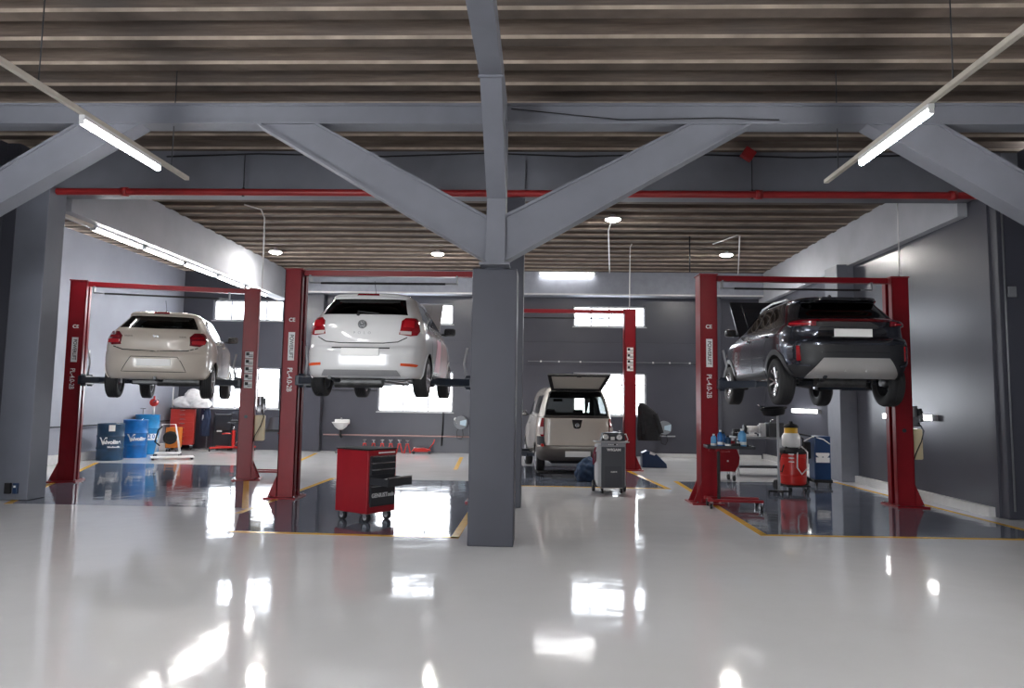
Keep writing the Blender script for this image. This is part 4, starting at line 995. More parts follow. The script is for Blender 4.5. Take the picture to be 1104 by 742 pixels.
# ---- pickup with canopy (behind the pillar)
def pickup():
    rear = [(.36, .16), (.42, .04), (.58, .02), (.62, .06), (.66, .10), (1.24, .10), (1.28, .12), (1.60, .18), (1.84, .26), (1.89, .30), (1.93, .45), (1.95, .8)]
    width = [(.36, .76), (.46, .81), (.70, .835), (1.0, .83), (1.24, .80), (1.28, .79), (1.45, .755), (1.70, .68), (1.84, .62), (1.89, .58), (1.93, .50), (1.95, .36)]
    front = [(.36, 4.2), (.50, 4.42), (.70, 4.47), (.88, 4.38), (.98, 4.2), (1.06, 3.75), (1.12, 3.5), (1.24, 3.32), (1.60, 2.95), (1.74, 2.78), (1.84, 2.5), (1.95, 1.6)]
    car = Car(rear, width, front, 2.1, rexp=(6, 16))
    zs = [.36, .38, .42, .48, .54, .58, .60, .62, .64, .66]+zlist(.72, 1.20, 8)+[1.24, 1.26, 1.28]+zlist(1.33, 1.80, 9)+[1.84, 1.865, 1.89, 1.91, 1.93, 1.94, 1.95]
    rw = [('x', -.67, 1.305), ('x', .67, 1.305), ('x', .65, 1.45), ('x', .555, 1.80), ('x', .52, 1.83), ('x', -.52, 1.83), ('x', -.555, 1.80), ('x', -.65, 1.45)]
    def sw(sd): return [[('y', .55, 1.34, sd), ('y', .60, 1.74, sd), ('y', 1.55, 1.74, sd), ('y', 1.55, 1.34, sd)],
                        [('y', 2.05, 1.30, sd), ('y', 2.05, 1.62, sd), ('y', 2.70, 1.60, sd), ('y', 3.12, 1.26, sd)]]
    ws = [('f', -.66, 1.27), ('f', -.58, 1.74), ('f', .58, 1.74), ('f', .66, 1.27)]
    t, bd = build_car('pickup_with_canopy', 'warm white pickup with open canopy lid standing on the floor behind the pillar', (.80, 15.9, 0), radians(6), car, zs, P_PICK,
                      (.72, 3.45, .30, .18, 'steel', .735, .30, .30), [rw]+sw(1)+sw(-1)+[ws], None, .05, .36, gmat=G_MID, cav_z=(1.0, 1.82), cav_y=(.30, 3.5), rear_glass=None)
    for o in kids(t):
        if o.name.startswith('rear_window'): bpy.data.objects.remove(o)      # the lid is raised: the opening is empty
    nose(t, car, .76, .92, .70, .86, .82)
    # bulkhead and cab rear window behind the load bed
    b = MB(); b.box((0, 1.85, 1.21), (1.34, .04, .28)); b.box((0, 1.85, 1.74), (1.26, .04, .10))
    for sx in (-1, 1): b.box((sx*.62, 1.85, 1.48), (.10, .04, .50))
    b.build('cab_rear_wall', BLK, t)
    MB().box((0, 1.85, 1.52), (1.16, .006, .36)).build('cab_rear_window', glass('clear_cab_glass', (.93, .96, .94)), t)
    MB().box((0, 1.10, 1.24), (1.40, 1.5, .03)).build('load_cover', BLK, t)
    bm_obj(car.seam([('x', -.68, 1.295), ('x', -.655, 1.46), ('x', -.56, 1.81), ('x', -.52, 1.845), ('x', .52, 1.845), ('x', .56, 1.81), ('x', .655, 1.46), ('x', .68, 1.295)], .03), 'canopy_frame', BLK, t)
    bm_obj(car.patch([('x', -.70, 1.255), ('x', .70, 1.255), ('x', .70, 1.30), ('x', -.70, 1.30)], -.004, .012), 'canopy_sill', mat('brown_grey_seal', (.07, .06, .055), .6), t)
    # canopy lid, hinged at the top and lifted
    l = MB(); w0, w1, D = .55, .68, .52
    hinge_y, hinge_z = .26, 1.86
    def P(u, v): return (u, -v)
    outline = [(-w0, 0), (w0, 0), (w1, -D), (-w1, -D)]
    fr = MB()
    k_ = [(-w0+.06, -.05), (w0-.06, -.05), (w1-.09, -D+.05), (-w1+.09, -D+.05)]
    for i in range(4):
        a, b_, c_, d_ = outline[i], outline[(i+1) % 4], k_[(i+1) % 4], k_[i]
        fr.prism([a, b_, c_, d_], -.02, .02)
    lid = fr.build('canopy_lid', BLK, t, loc=(0, hinge_y, hinge_z), rot=(radians(-38), 0, 0))
    MB().prism(k_, -.004, .004).build('lid_glass', mat('lid_glass_painted_reflection', (.50, .47, .42), .12, spec=.9), lid)  # bright reflection put into the opaque pale colour of the pane
    MB().box((0, -D+.03, -.03), (.10, .03, .03), bev=.008).build('lid_handle', BLK, lid)
    for sx in (-1, 1):
        MB().cyl((sx*.60, .18, 1.62), (sx*.63, -.08, 1.80), .009, n=6).build('gas_strut', BLKM, t)
        sd = sx
        lo = bm_obj(car.patch([('x', sd*.70, .86), ('x', sd*.70, 1.245), ('x', sd*.785, 1.245), ('y', .22, 1.245, sd), ('y', .24, .92, sd), ('y', .20, .86, sd)], -.01, .014), 'tail_lamp', LENS, t)
        bm_obj(car.patch([('x', sd*.71, .90), ('x', sd*.71, 1.06), ('x', sd*.79, 1.06), ('x', sd*.79, .90)], .010, .020), 'indicator_lens', LENSC, lo)
        arch_ring(t, car, .72, .30, .362, .05, CLAD, (sd,), .38); arch_ring(t, car, 3.45, .30, .362, .05, CLAD, (sd,), .38)
        bm_obj(car.patch([('y', .16, .86, sd), ('y', .42, .86, sd), ('y', .38, .68, sd), ('y', .12, .64, sd)], -.002, .008), 'corner_trim', CLAD, t)
        door_mirror(t, sd*.82, 3.0, 1.32, sd, BLK)
        handle(t, car, 2.2, 1.10, sd, BLK)
        for pl in ([('y', 2.0, 1.60, sd), ('y', 1.98, .45, sd)], [('y', .15, 1.265, sd), ('y', 1.8, 1.265, sd)], [('y', 3.15, 1.2, sd), ('y', 3.1, .45, sd)]):
            bm_obj(car.seam(pl, .012), 'shut_line', GAP, t)
        for y in (.72, .95, 1.18): bm_obj(car.seam([('y', y+.1, 1.35, sd), ('y', y+.1, 1.73, sd)], .03), 'window_bar', mat('dark_bar', (.05, .05, .05), .5), t)
    bm_obj(car.seam([('x', -.69, 1.24), ('x', -.69, .665), ('x', .69, .665), ('x', .69, 1.24)], .012), 'shut_line', GAP, t)
    bm_obj(car.patch([('y', .5, .37, -1), ('x', -.70, .37), ('x', .70, .37), ('y', .5, .37), ('y', .5, .62), ('x', .70, .635), ('x', -.70, .635), ('y', .5, .62, -1)], -.004, .03), 'rear_bumper', mat('brown_grey_bumper', (.085, .075, .07), .5), t)
    o = MB().box((0, -.035, .50), (.54, .012, .12), bev=.004).build('number_plate', PLATE, t); o['label'] = 'blank white number plate'
    for sd in (-1, 1): MB().cyl((sd*.75, .0, .68), (sd*.75, .12, .68), .03, n=14).build('fog_lamp', BRED, t)
    b = MB().prism([(-.11, .09), (.11, .09), (.075, -.075), (.04, -.10), (-.04, -.10), (-.075, -.075)], .075, .10, 'Y')
    bo = b.build('tailgate_handle', BLK, t, loc=(0, 0, 1.13))
    MB().lathe([(0, 0), (.045, 0), (.045, .012), (.03, .012), (.03, .006), (0, .006)], n=24).build('badge', CHR, bo, loc=(0, .073, -.02), rot=(pi/2, 0, 0))
    MB().box((0, .074, -.02), (.085, .014, .016)).build('badge_bar', CHR, bo)
    underbody(t, 4.4, .78, .26, .72, 3.45, .30, exh_x=-.3, muffler=False)
    for x in (-.34, .34): seat_mesh(x, 2.5, .66, .48).build('front_seat', CLOTH, t)
    MB().box((0, 3.15, 1.05), (1.2, .25, .14), bev=.05).build('dashboard', BLK, t)
    MB().box((-.1, 2.6, 1.64), (.24, .02, .07), bev=.01).build('rear_view_mirror', BLK, t)
    return t
pickup()

# ------------------------------------------------------------ workshop equipment
def caster(parent, x, y, r=.05, top=.12, name='caster'):
    b = MB().box((x, y, top-.01), (r*1.1, r*1.1, .012)).box((x-.022, y-.01, top-.05), (.005, .05, .09)).box((x+.022, y-.01, top-.05), (.005, .05, .09))
    o = b.build(name, CHR, parent)
    MB().cyl((x-.016, y-.015, r), (x+.016, y-.015, r), r, n=20).build('caster_wheel', BLK, o)
    return o

def tool_cabinet():
    t = thing('tool_cabinet', 'red and black roller tool cabinet with one drawer pulled out, on the middle bay', 'tool cabinet', (-2.22, 9.62, 0), radians(57))
    # local: x runs along the drawer front (away from the near corner), -y is the drawer side
    W, D, z0, z1 = .52, .60, .115, .93
    b = MB(); cx, cy = W/2, D/2
    b.box((cx, cy, (z0+z1)/2), (W, D, z1-z0), bev=.012)
    b.build('cabinet_body', REDC, t)
    b = MB().box((cx, cy, z1+.008), (W+.015, D+.015, .02), bev=.006); b.build('top_mat', BLK, t)
    MB().box((cx, -.004, .55), (W-.06, .01, .60)).build('drawer_bay', BLKM, t)
    hs = [.085, .085, .085, .13, .17]; z = .865
    for k, h in enumerate(hs):
        zc = z-h/2; pulled = (k == 3)
        dr = MB()
        yo = -.30 if pulled else 0.
        if pulled:
            dr.box((cx, yo-.02, zc), (W-.075, .018, h-.012), bev=.004)
            for sx in (-1, 1): dr.box((cx+sx*(W/2-.045), yo+.14, zc-.01), (.008, .31, h-.04))
            dr.box((cx, yo+.14, zc-h/2+.02), (W-.09, .31, .008))
        else:
            dr.box((cx, yo-.014, zc), (W-.075, .022, h-.012), bev=.004)
        do = dr.build('drawer', BLKM, t)
        if pulled: do['label'] = 'drawer pulled out'
        MB().box((cx, yo-.034, zc+h/2-.016), (W-.09, .014, .014), bev=.004).build('drawer_handle', CHR, do)
        if pulled: MB().box((cx-.05, yo+.13, zc+.0), (.22, .14, .03), rz=.2, bev=.006).build('tool_tray', WHT, do)
        z -= h
    MB().box((cx, -.012, .27), (W-.075, .022, .13), bev=.004).build('lower_door', BLKM, t)
    text('GENIUSTools', .075, (cx+.0, -.026, .345), (pi/2, 0, 0), WHTP, 'lettering', t, bold=.002, sx=.95)
    MB().box((cx+.06, -.018, .895), (.30, .012, .018), bev=.004).build('top_badge', WHTP, t)
    MB().box((cx, -.012, .215), (.32, .02, .016), bev=.004).build('lower_handle', CHR, t)
    b = MB().tube([(.06, D+.02, .84), (.06, D+.09, .87), (W-.06, D+.09, .87), (W-.06, D+.02, .84)], .013); b.build('push_handle', CHR, t)
    for x in (.07, W-.07):
        for y in (.08, D-.08):
            o = MB().box((x, y, .110), (.08, .09, .012)).box((x-.032, y, .085), (.006, .06, .05)).box((x+.032, y, .085), (.006, .06, .05)).build('caster', GREYM, t)
            MB().cyl((x-.024, y, .062), (x+.024, y, .062), .062, n=24).build('caster_wheel', BLK, o)
            MB().cyl((x-.028, y, .062), (x+.028, y, .062), .034, n=20).build('hub', LGREY, o)
tool_cabinet()

def ac_machine():
    t = thing('service_machine', 'dark grey wheeled air conditioning service machine with two gauges beside the pickup', 'service machine', (1.28, 13.3, 0), radians(4))
    w_, d_ = .50, .46
    MB().box((0, .25, .48), (w_, d_, .74), bev=.03).build('side_shell', LGREY, t)
    b = MB().box((.02, .01, .46), (w_-.08, .035, .72), bev=.012); fp = b.build('front_panel', mat('anthracite_plastic', (.075, .08, .095), .4), t)
    b = MB().box((.02, -.008, .30), (.30, .004, .36)).build('panel_inset', mat('anthracite_inset', (.06, .064, .078), .5), fp)
    text('WIGAM', .062, (.03, -.010, .765), (pi/2, 0, 0), WHTP, 'lettering', fp, bold=.003, sx=1.15)
    text('CLIMATE', .028, (.03, -.012, .38), (pi/2, 0, 0), WHTP, 'small_lettering', fp, bold=.001)
    MB().box((.02, .0, .855), (w_-.06, .05, .075), bev=.015).build('control_strip', mat('silver_panel', (.34, .35, .38), .35, .3), t)
    for k in range(5): MB().cyl((-.06+k*.035, -.027, .86), (-.06+k*.035, -.034, .86), .009 if k != 3 else .016, n=12).build('button', WHTP if k != 3 else BLK, t)
    MB().box((0, .12, .905), (w_+.10, .36, .022), bev=.008).build('shelf', LGREY, t)
    b = MB().prism([(-.19, .92), (.24, .92), (.22, 1.06), (.10, 1.075), (-.15, 1.06)], .02, .26, 'Y'); cn = b.build('gauge_console', mat('black_console', (.035, .04, .05), .35), t, bev=.006)
    for sx in (-.11, .13):
        g = MB().lathe([(0, .0), (.052, .0), (.058, .012), (.05, .018), (0, .018)], n=24).build('gauge', CHR, cn, loc=(sx, .02, .99), rot=(pi/2, 0, 0))
        MB().cyl((0, 0, .017), (0, 0, .020), .046, n=24).build('dial', WHTP, g); MB().box((.008, .008, .0225), (.05, .005, .002), rz=.8).build('needle', BLK, g)
    MB().box((.01, .012, .965), (.07, .012, .06), bev=.003).build('display', WHTP, cn)
    b = MB().tube([(-w_/2-.02, .15, .80), (-w_/2-.07, .12, .66), (-w_/2-.06, .14, .5), (-w_/2-.02, .2, .55), (-w_/2-.02, .18, .72)], .015); b.build('red_hose', mat('dark_red_hose', (.22, .01, .04), .4), t)
    MB().tube([(w_/2+.01, .1, .88), (w_/2+.04, .05, .95), (w_/2+.0, .04, 1.05), (w_/2-.06, .05, 1.02)], .010).build('hose', WHT, t)
    for sx in (-1, 1):
        MB().cyl((sx*(w_/2+.01), .36, .10), (sx*(w_/2+.05), .36, .10), .10, n=28).build('rear_wheel', BLK, t)
        c = caster(t, sx*.17, .06, .045, .12); MB().box((sx*.17, .06, .05), (.075, .08, .012), bev=.003).build('caster_cover', WHTP, c)
ac_machine()

def tool_stand(name, label, loc, rz, tint):
    """mobile tray: open leg frame on casters, single black column, tray"""
    t = thing(name, label, 'work tray', loc, rz)
    b = MB()
    b.box((.42, -.18, .125), (.84, .05, .04), bev=.008); b.box((.42, .18, .125), (.84, .05, .04), bev=.008); b.box((.06, 0, .125), (.05, .40, .04), bev=.008); b.build('leg_frame', tint, t)
    for x in (.05, .80):
        for y in (-.18, .18): caster(t, x, y, .038, .11)
    MB().box((.20, 0, .50), (.045, .045, .76), bev=.006).build('column', BLK, t)
    MB().box((.16, 0, .90), (.05, .36, .03), bev=.006).box((.20, 0, .88), (.30, .05, .03), bev=.006).build('tray_bracket', tint, t)
    b = MB().box((.36, 0, .92), (.72, .44, .012))
    for e in (-1, 1): b.box((.36, e*.215, .937), (.72, .012, .045))
    for e in (.006, .714): b.box((e, 0, .937), (.012, .44, .045))
    b.build('tray', BLKM, t, bev=.003)
    return t
tool_stand('tool_tray', 'red mobile tool tray holding blue bottles beside the right lift post', (2.60, 11.85, 0), radians(-4), RED)
st2 = tool_stand('tool_tray', 'red mobile tool tray with a tilted grey panel between the two left lifts', (-4.95, 14.9, 0), radians(178), RED)
tag(MB().box((0, 0, 0), (.42, .03, .28), rx=-.5, bev=.008).build('grey_panel', mat('blue_grey_panel', (.22, .25, .31), .35), loc=(-5.28, 14.9, 1.07)), 'tilted blue-grey panel standing on the left tool tray', 'panel')

def jug(loc, rz, c_, capm, label, h=.2, r=.045, name='bottle', grp=None):
    t = thing(name, label, 'bottle', loc, rz)
    h *= 1.22
    MB().lathe([(0, 0), (r, 0), (r*1.02, .01), (r, h*.68), (r*.8, h*.80), (r*.38, h*.88), (r*.38, h*.93), (0, h*.93)], n=18).build('container', c_, t)
    MB().lathe([(0, h*.90), (r*.42, h*.90), (r*.42, h), (0, h)], n=14).build('cap', capm, t)
    MB().lathe([(r*1.01, h*.15), (r*1.045, h*.16), (r*1.045, h*.30), (r*1.01, h*.31)], n=18).build('paper_label', WHTP, t)
    return t
zt = .927
jug((2.72, 11.80, zt), 0, SKYB, WHT, 'small blue bottle with white cap at the left end of the tray', .17)
jug((2.83, 11.84, zt), .4, BLUE, WHT, 'taller blue bottle second from the left on the tray', .22)
jug((2.94, 11.80, zt), .4, BLUED, BLK, 'squat dark blue bottle in the middle of the tray', .15)
jug((3.17, 11.84, zt), 1, SKYB, WHT, 'largest pale blue bottle at the right of the tray', .24, .065)
jug((2.90, 11.94, zt), 1, BLUE, BLK, 'blue bottle at the back of the tray behind the others', .19)
tag(MB().box((0, 0, .035), (.12, .08, .07), bev=.012).tube([(-.05, 0, .07), (-.04, 0, .11), (.04, 0, .11), (.05, 0, .07)], .006).build('small_case', BLK, loc=(3.04, 11.70, zt)), 'small black case lying between the bottles on the tray', 'case')
tag(MB().tube([(-.12, 0, .012), (-.02, .03, .012), (.08, -.01, .012), (.14, .02, .012)], .011).build('spanner', CHR, loc=(2.84, 11.70, zt)), 'bright metal spanner lying at the front of the tray', 'tool')

def red_cart():
    t = thing('service_cart', 'dark red service cart with rounded end behind the right lift post', 'cart', (3.85, 16.0, 0), radians(8))
    b = MB().prism([(-.22, .20), (.22, .20), (.30, .34), (.32, .5), (.26, .66), (.10, .76), (-.22, .76)], -.2, .2, 'Y'); b.build('cart_body', RED, t, bev=.012)
    MB().box((.0, 0, .80), (.42, .42, .07), bev=.015).build('upper_tray', RED, t)
    MB().cyl((.05, -.205, .42), (.05, -.215, .42), .02).build('lock', WHT, t)
    MB().box((0, -.205, .62), (.20, .012, .03), bev=.004).build('handle', CHR, t)
    MB().tube([(-.22, -.1, .7), (-.32, -.1, .84), (-.32, .1, .84), (-.22, .1, .7)], .014).build('push_bar', BLK, t)
    for x in (-.17, .20):
        for y in (-.15, .15): caster(t, x, y, .06 if x > 0 else .045, .2 if x > 0 else .2)
red_cart()

def work_bench():
    t = thing('vice_bench', 'grey steel workbench on thin pale legs behind the right bay', 'workbench', (5.0, 17.2, 0), 0)
    MB().box((0, 0, .86), (1.25, .55, .04), bev=.006).build('bench_top', GREYM, t)
    for x in (-.55, .55):
        for y in (-.22, .22): MB().box((x, y, .42), (.045, .045, .84)).build('leg', LGREY, t)
    MB().box((0, 0, .20), (1.15, .48, .025)).build('lower_shelf', BLKM, t)
work_bench()
t = thing('parts_crate', 'dark metal box with a handle on the right end of the workbench', 'box', (5.30, 17.1, .88))
MB().box((0, 0, .16), (.34, .34, .32), bev=.015).build('crate_body', BLKM, t)
MB().tube([(-.08, 0, .32), (-.07, 0, .38), (.07, 0, .38), (.08, 0, .32)], .010).build('crate_handle', CHR, t)
t = thing('bench_grinder', 'white and black bench grinder on the workbench', 'grinder', (4.78, 17.05, .88))
MB().box((0, 0, .03), (.20, .16, .06), bev=.01).cyl((-.12, 0, .17), (.12, 0, .17), .075, n=20).box((0, 0, .09), (.1, .1, .08)).build('motor', WHT, t)
for sx in (-1, 1):
    MB().cyl((sx*.14, 0, .17), (sx*.19, 0, .17), .10, n=24).build('wheel_guard', BLKM if sx < 0 else LGREY, t)
tag(MB().box((0, 0, .15), (.12, .14, .30), bev=.01).build('paper_carton', WHT, loc=(5.04, 17.12, .88)), 'white carton standing between the grinder and the dark box', 'carton')
t = thing('bench_vice', 'dark vice at the left end of the workbench', 'vice', (4.46, 17.2, .88))
MB().box((0, 0, .05), (.16, .14, .1), bev=.02).box((0, -.09, .12), (.14, .04, .09), bev=.01).box((0, .02, .12), (.14, .05, .09), bev=.01).build('vice_body', BLKM, t)
MB().cyl((0, -.1, .09), (0, -.26, .09), .014).cyl((-.09, -.25, .09), (.09, -.25, .09), .007).build('vice_screw', CHR, t)

def oil_drainer():
    t = thing('oil_drainer', 'red waste oil drainer with white reservoir and yellow collar on the right bay', 'oil drainer', (4.74, 14.2, 0), radians(5))
    MB().lathe([(0, .13), (.20, .13), (.225, .15), (.235, .30), (.225, .31), (.235, .32), (.235, .62), (.225, .63), (.235, .64), (.23, .73), (.19, .78), (0, .79)], n=40).build('tank', BRED, t, smooth=30)
    MB().lathe([(.232, .70), (.245, .71), (.245, .79), (.15, .82), (0, .82)], n=36).build('tank_collar', BLK, t)
    MB().lathe([(0, .82), (.14, .82), (.165, .85), (.165, 1.02), (.13, 1.08), (.0, 1.09)], c=(-.03, 0, 0), n=28).build('reservoir', WHT, t, smooth=40)
    MB().lathe([(0, 1.05), (.115, 1.05), (.12, 1.07), (.12, 1.17), (.10, 1.19), (0, 1.19)], c=(-.03, 0, 0), n=24).build('yellow_collar', mat('yellow_plastic', (.75, .42, .02), .4), t)
    MB().lathe([(0, 1.18), (.13, 1.18), (.14, 1.20), (.10, 1.24), (.04, 1.26), (.03, 1.30), (0, 1.30)], c=(-.03, 0, 0), n=24).build('pump_head', BLK, t)
    MB().tube([(.10, -.15, .84), (.18, -.22, .74), (.16, -.25, .45), (.05, -.26, .34), (-.03, -.25, .46), (-.02, -.24, .72), (.06, -.16, .84)], .013).build('pale_hose', WHT, t)
    MB().tube([(-.16, -.1, .83), (-.30, -.14, .66), (-.34, -.12, .42), (-.26, -.10, .36), (-.22, -.1, .5)], .012).build('black_hose', BLK, t)
    MB().box((0, 0, .115), (.46, .46, .03), bev=.01).build('base_frame', BLK, t)
    MB().tube([(.20, .12, .12), (.27, .16, .5), (.27, .16, .98), (.18, .14, 1.0)], .014).build('push_handle', BLK, t)
    for sx in (-1, 1): MB().cyl((sx*.25, .12, .10), (sx*.30, .12, .10), .10, n=28).build('rear_wheel', BLK, t)
    for sx in (-1, 1): caster(t, sx*.14, -.17, .045, .10)
    for k in range(3): MB().box((-.12, -.205, .70-k*.07), (.10, .006, .018), rz=-.6).build('white_mark', WHTP, t)
oil_drainer()

t = thing('oil_funnel_stand', 'black oil catch bowl on a tall pale pole under the dark car', 'funnel stand', (4.2, 13.55, 0))
MB().cyl((.10, .1, .08), (.10, .1, 1.48), .022, n=12).build('pole', LGREY, t)
MB().lathe([(0, 0), (.04, 0), (.18, .03), (.21, .12), (.24, .13), (.24, .15), (.20, .15), (.17, .06), (0, .04)], n=32).build('bowl', BLK, t, loc=(0, 0, 1.40), rot=(.08, -.12, 0))
MB().box((.10, .1, 1.47), (.12, .06, .06), bev=.01).build('bowl_clamp', LGREY, t)
MB().cyl((-.20, -.02, 1.56), (-.29, -.03, 1.60), .015).build('bowl_grip', CHR, t)
b = MB().box((.10, .1, .06), (.38, .04, .03), bev=.006).box((.10, .1, .06), (.04, .38, .03), bev=.006); b.build('foot_cross', BLK, t)
for p in ((-.08, .1), (.28, .1), (.10, -.08), (.10, .28)): MB().cyl((p[0]-.012, p[1], .028), (p[0]+.012, p[1], .028), .028, n=14).build('caster_wheel', BLK, t)

t = thing('blue_dispenser', 'tall navy blue wheeled cabinet beside the pier on the right bay', 'machine', (5.66, 15.35, 0), radians(-3))
MB().box((0, 0, .56), (.32, .36, .86), bev=.015).build('cabinet_body', mat('navy_cabinet_paint', (.012, .045, .13), .3, noise=.06), t)
MB().box((0, -.19, .52), (.26, .012, .10)).prism([(-.13, .62), (-.04, .54), (0, .60), (.05, .53), (.13, .62), (.13, .66), (-.13, .66)], -.195, -.183, 'Y').build('white_graphic', WHTP, t)
MB().box((0, 0, .10), (.36, .42, .06), bev=.01).build('base', BLK, t)
MB().tube([(-.16, .02, .98), (-.40, .02, 1.02), (-.42, .02, .95), (-.36, 0, .2), (-.2, 0, .12)], .016).build('cable_frame', BLK, t)
MB().tube([(-.34, -.1, .88), (-.18, -.16, .98), (.02, -.19, .93), (.14, -.19, .84)], .011).build('white_hose', WHT, t)
MB().box((-.27, -.05, .70), (.14, .12, .34), bev=.02).build('hose_holder', BLK, t)
for sx in (-1, 1): MB().cyl((sx*.20, .12, .08), (sx*.24, .12, .08), .08, n=22).build('rear_wheel', BLK, t); caster(t, sx*.13, -.16, .035, .08)

# ---- left corner: drums, trolley, cabinet
def drum(loc, m_, label, h=.90, r=.29, letters=None, face=0, patch=False, band=False):
    t = thing('oil_drum', label, 'drum', loc)
    pr_ = [(0, .0), (r-.01, 0), (r+.004, .008), (r, .02)]
    for f in (.33, .66): pr_ += [(r, h*f-.03), (r+.014, h*f), (r, h*f+.03)]
    pr_ += [(r, h-.02), (r+.006, h-.008), (r, h), (r-.015, h-.002), (r-.02, h-.02), (0, h-.02)]
    MB().lathe(pr_, n=48).build('shell', m_, t, smooth=30)
    MB().cyl((.1, .1, h-.02), (.1, .1, h+.005), .03, n=12).build('bung', CHR, t)
    if letters:
        curved_text(letters[0], .26, r, face-.55, h*.5+.02, t, WHTP, 'initial_lettering', .006, 1.2)
        curved_text(letters[1:], .13, r, face+.16, h*.5, t, WHTP, 'lettering', .005, 1.0)
        if patch: curved_text('Hydraulic', .075, r, face+.30, h*.36, t, WHTP, 'small_lettering', .004, 1.0)
    if patch:
        b = MB()
        for k in range(5):
            a = face-.1+k*.09
            b.box((sin(a)*(r+.006), -cos(a)*(r+.006), h*.88), (r*.095, .003, .15), rz=a)
        b.build('paper_label', WHTP, t)
    if band:
        b = MB()
        for k in range(12):
            a = face-.55+k*.1
            b.box((sin(a)*(r+.006), -cos(a)*(r+.006), h*.44), (r*.11, .003, .17), rz=a)
        b.build('white_band', WHTP, t)
        for k, ch in enumerate('20'):
            a = face-.25+k*.35
            text(ch, .16, (sin(a)*(r+.009), -cos(a)*(r+.009), h*.45), (pi/2, 0, a), BLUE, 'numeral', t, bold=.003)
    return t
fa = atan2(10.3, 18)*-1
drum((-10.62, 18.1, 0), BLUED, 'darkest blue oil drum, nearest and leftmost, with a white paper label', .90, .30, 'Valvoline', face=.52, patch=True)
drum((-10.50, 19.0, 0), BLUE, 'bright blue oil drum between the dark drum and the pump drum', .97, .29, 'Valvoline', face=.72)
d3 = drum((-10.84, 20.2, 0), mat('cyan_blue_drum_paint', (.01, .20, .48), .3, noise=.2, nscale=5), 'tallest light blue drum with white band, hand pump on top', 1.08, .31, face=.95, band=True)
t = thing('hand_pump', 'red rotary hand pump standing on the light blue drum', 'pump', (-10.66, 20.15, 1.07))
MB().cyl((0, 0, -.02), (0, 0, .24), .028).build('pump_tube', WHT, t)
MB().cyl((0, -.05, .34), (0, .05, .34), .10, n=24).cyl((0, 0, .4), (0, 0, .52), .025).build('pump_body', BRED, t, smooth=40)
MB().tube([(0, -.06, .34), (.1, -.08, .42), (.16, -.08, .40)], .012).build('crank', CHR, t)
tag(MB().cyl((0, 0, 0), (0, 0, .16), .014).box((0, 0, .17), (.16, .03, .02), bev=.005).build('drum_tap', STL, loc=(-10.98, 20.2, 1.07)), 'small T handled tap on the light blue drum', 'tap')

t = thing('hose_trolley', 'white framed trolley with a black hose reel hung on it beside the drums', 'trolley', (-9.80, 19.35, 0), radians(20))
fr = MB()
fr.tube([(-.30, -.1, .08), (-.16, 0, .85), (.16, 0, .85), (.30, -.1, .08)], .016).tube([(-.30, .2, .08), (-.16, .05, .85)], .014).tube([(.30, .2, .08), (.16, .05, .85)], .014)
fr.box((0, .05, .10), (.62, .36, .03), bev=.01); fr.build('frame', WHT, t)
MB().cyl((.05, -.08, .50), (.05, .02, .50), .17, n=28).build('reel', BLK, t); MB().tube([(.05+cos(a*.5)*.13, -.1, .50+sin(a*.5)*.13) for a in range(14)], .018).build('hose', BLK, t)
MB().tube([(-.15, -.03, .80), (-.24, -.08, .70), (-.30, -.1, .40), (-.18, -.12, .3)], .02).build('black_sleeve', CLOTH, t)
for sx in (-.3, .3):
    for y in (-.1, .2): caster(t, sx, y, .04, .09)
t = thing('orange_unit', 'orange wheeled unit between the drums and the red cabinet', 'machine', (-10.45, 20.95, 0), radians(10))
MB().box((0, 0, .42), (.36, .34, .58), bev=.02).build('case', ORG, t)
MB().box((-.02, -.175, .48), (.22, .012, .22), bev=.004).build('front_grille', BLKM, t)
for sx in (-.13, .13):
    for y in (-.12, .12): caster(t, sx, y, .05, .13)
t = thing('low_platform', 'low white platform on the floor in front of the drums', 'platform', (-9.30, 18.62, 0), radians(30))
MB().box((0, 0, .06), (1.0, .36, .03), bev=.006).build('deck', WHT, t)
for sx in (-.45, .45):
    for y in (-.15, .15): MB().box((sx, y, .024), (.05, .05, .048)).build('foot', BLK, t)

t = thing('red_cabinet', 'tall red drawer cabinet with a column of bright handles in the back left corner', 'tool cabinet', (-10.74, 22.05, 0), radians(20))
MB().box((0, 0, .68), (.66, .46, 1.06), bev=.01).build('cabinet_body', mat('warm_red_cabinet_paint', (.42, .03, .022), .35, noise=.04), t)
MB().box((0, 0, 1.225), (.70, .50, .03), bev=.008).build('top', BLK, t)
for k in range(8):
    z = 1.15-k*.128
    d = MB().box((0, -.234, z), (.60, .014, .112), bev=.004).build('drawer', mat('warm_red_cabinet_paint', (.42, .03, .022), .35), t)
    MB().box((-.005, -.25, z+.025), (.15, .02, .022), bev=.005).build('handle', CHR, d)
for sx in (-.26, .26):
    for y in (-.17, .17): caster(t, sx, y, .055, .15)
def lumpy(name, mt, c, r, seed, n=3, parent=None, amp=.35):
    bm = bmesh.new(); bmesh.ops.create_icosphere(bm, subdivisions=5, radius=1)
    rnd = random.Random(seed); ks = [(Vector((rnd.uniform(-1, 1), rnd.uniform(-1, 1), rnd.uniform(-1, 1)))*rnd.uniform(2, 6), rnd.uniform(0, 6)) for _ in range(14)]
    for v in bm.verts:
        d = sum(abs(sin(k.dot(v.co)+p)) for k, p in ks)/14
        v.co = v.co*(1-amp+amp*2*d); v.co = Vector((v.co.x*r[0], v.co.y*r[1], max(v.co.z, -.55)*r[2]))
    bm2 = MB(); bm2.bm.free(); bm2.bm = bm
    return bm2.build(name, mt, parent, loc=c, smooth=60)
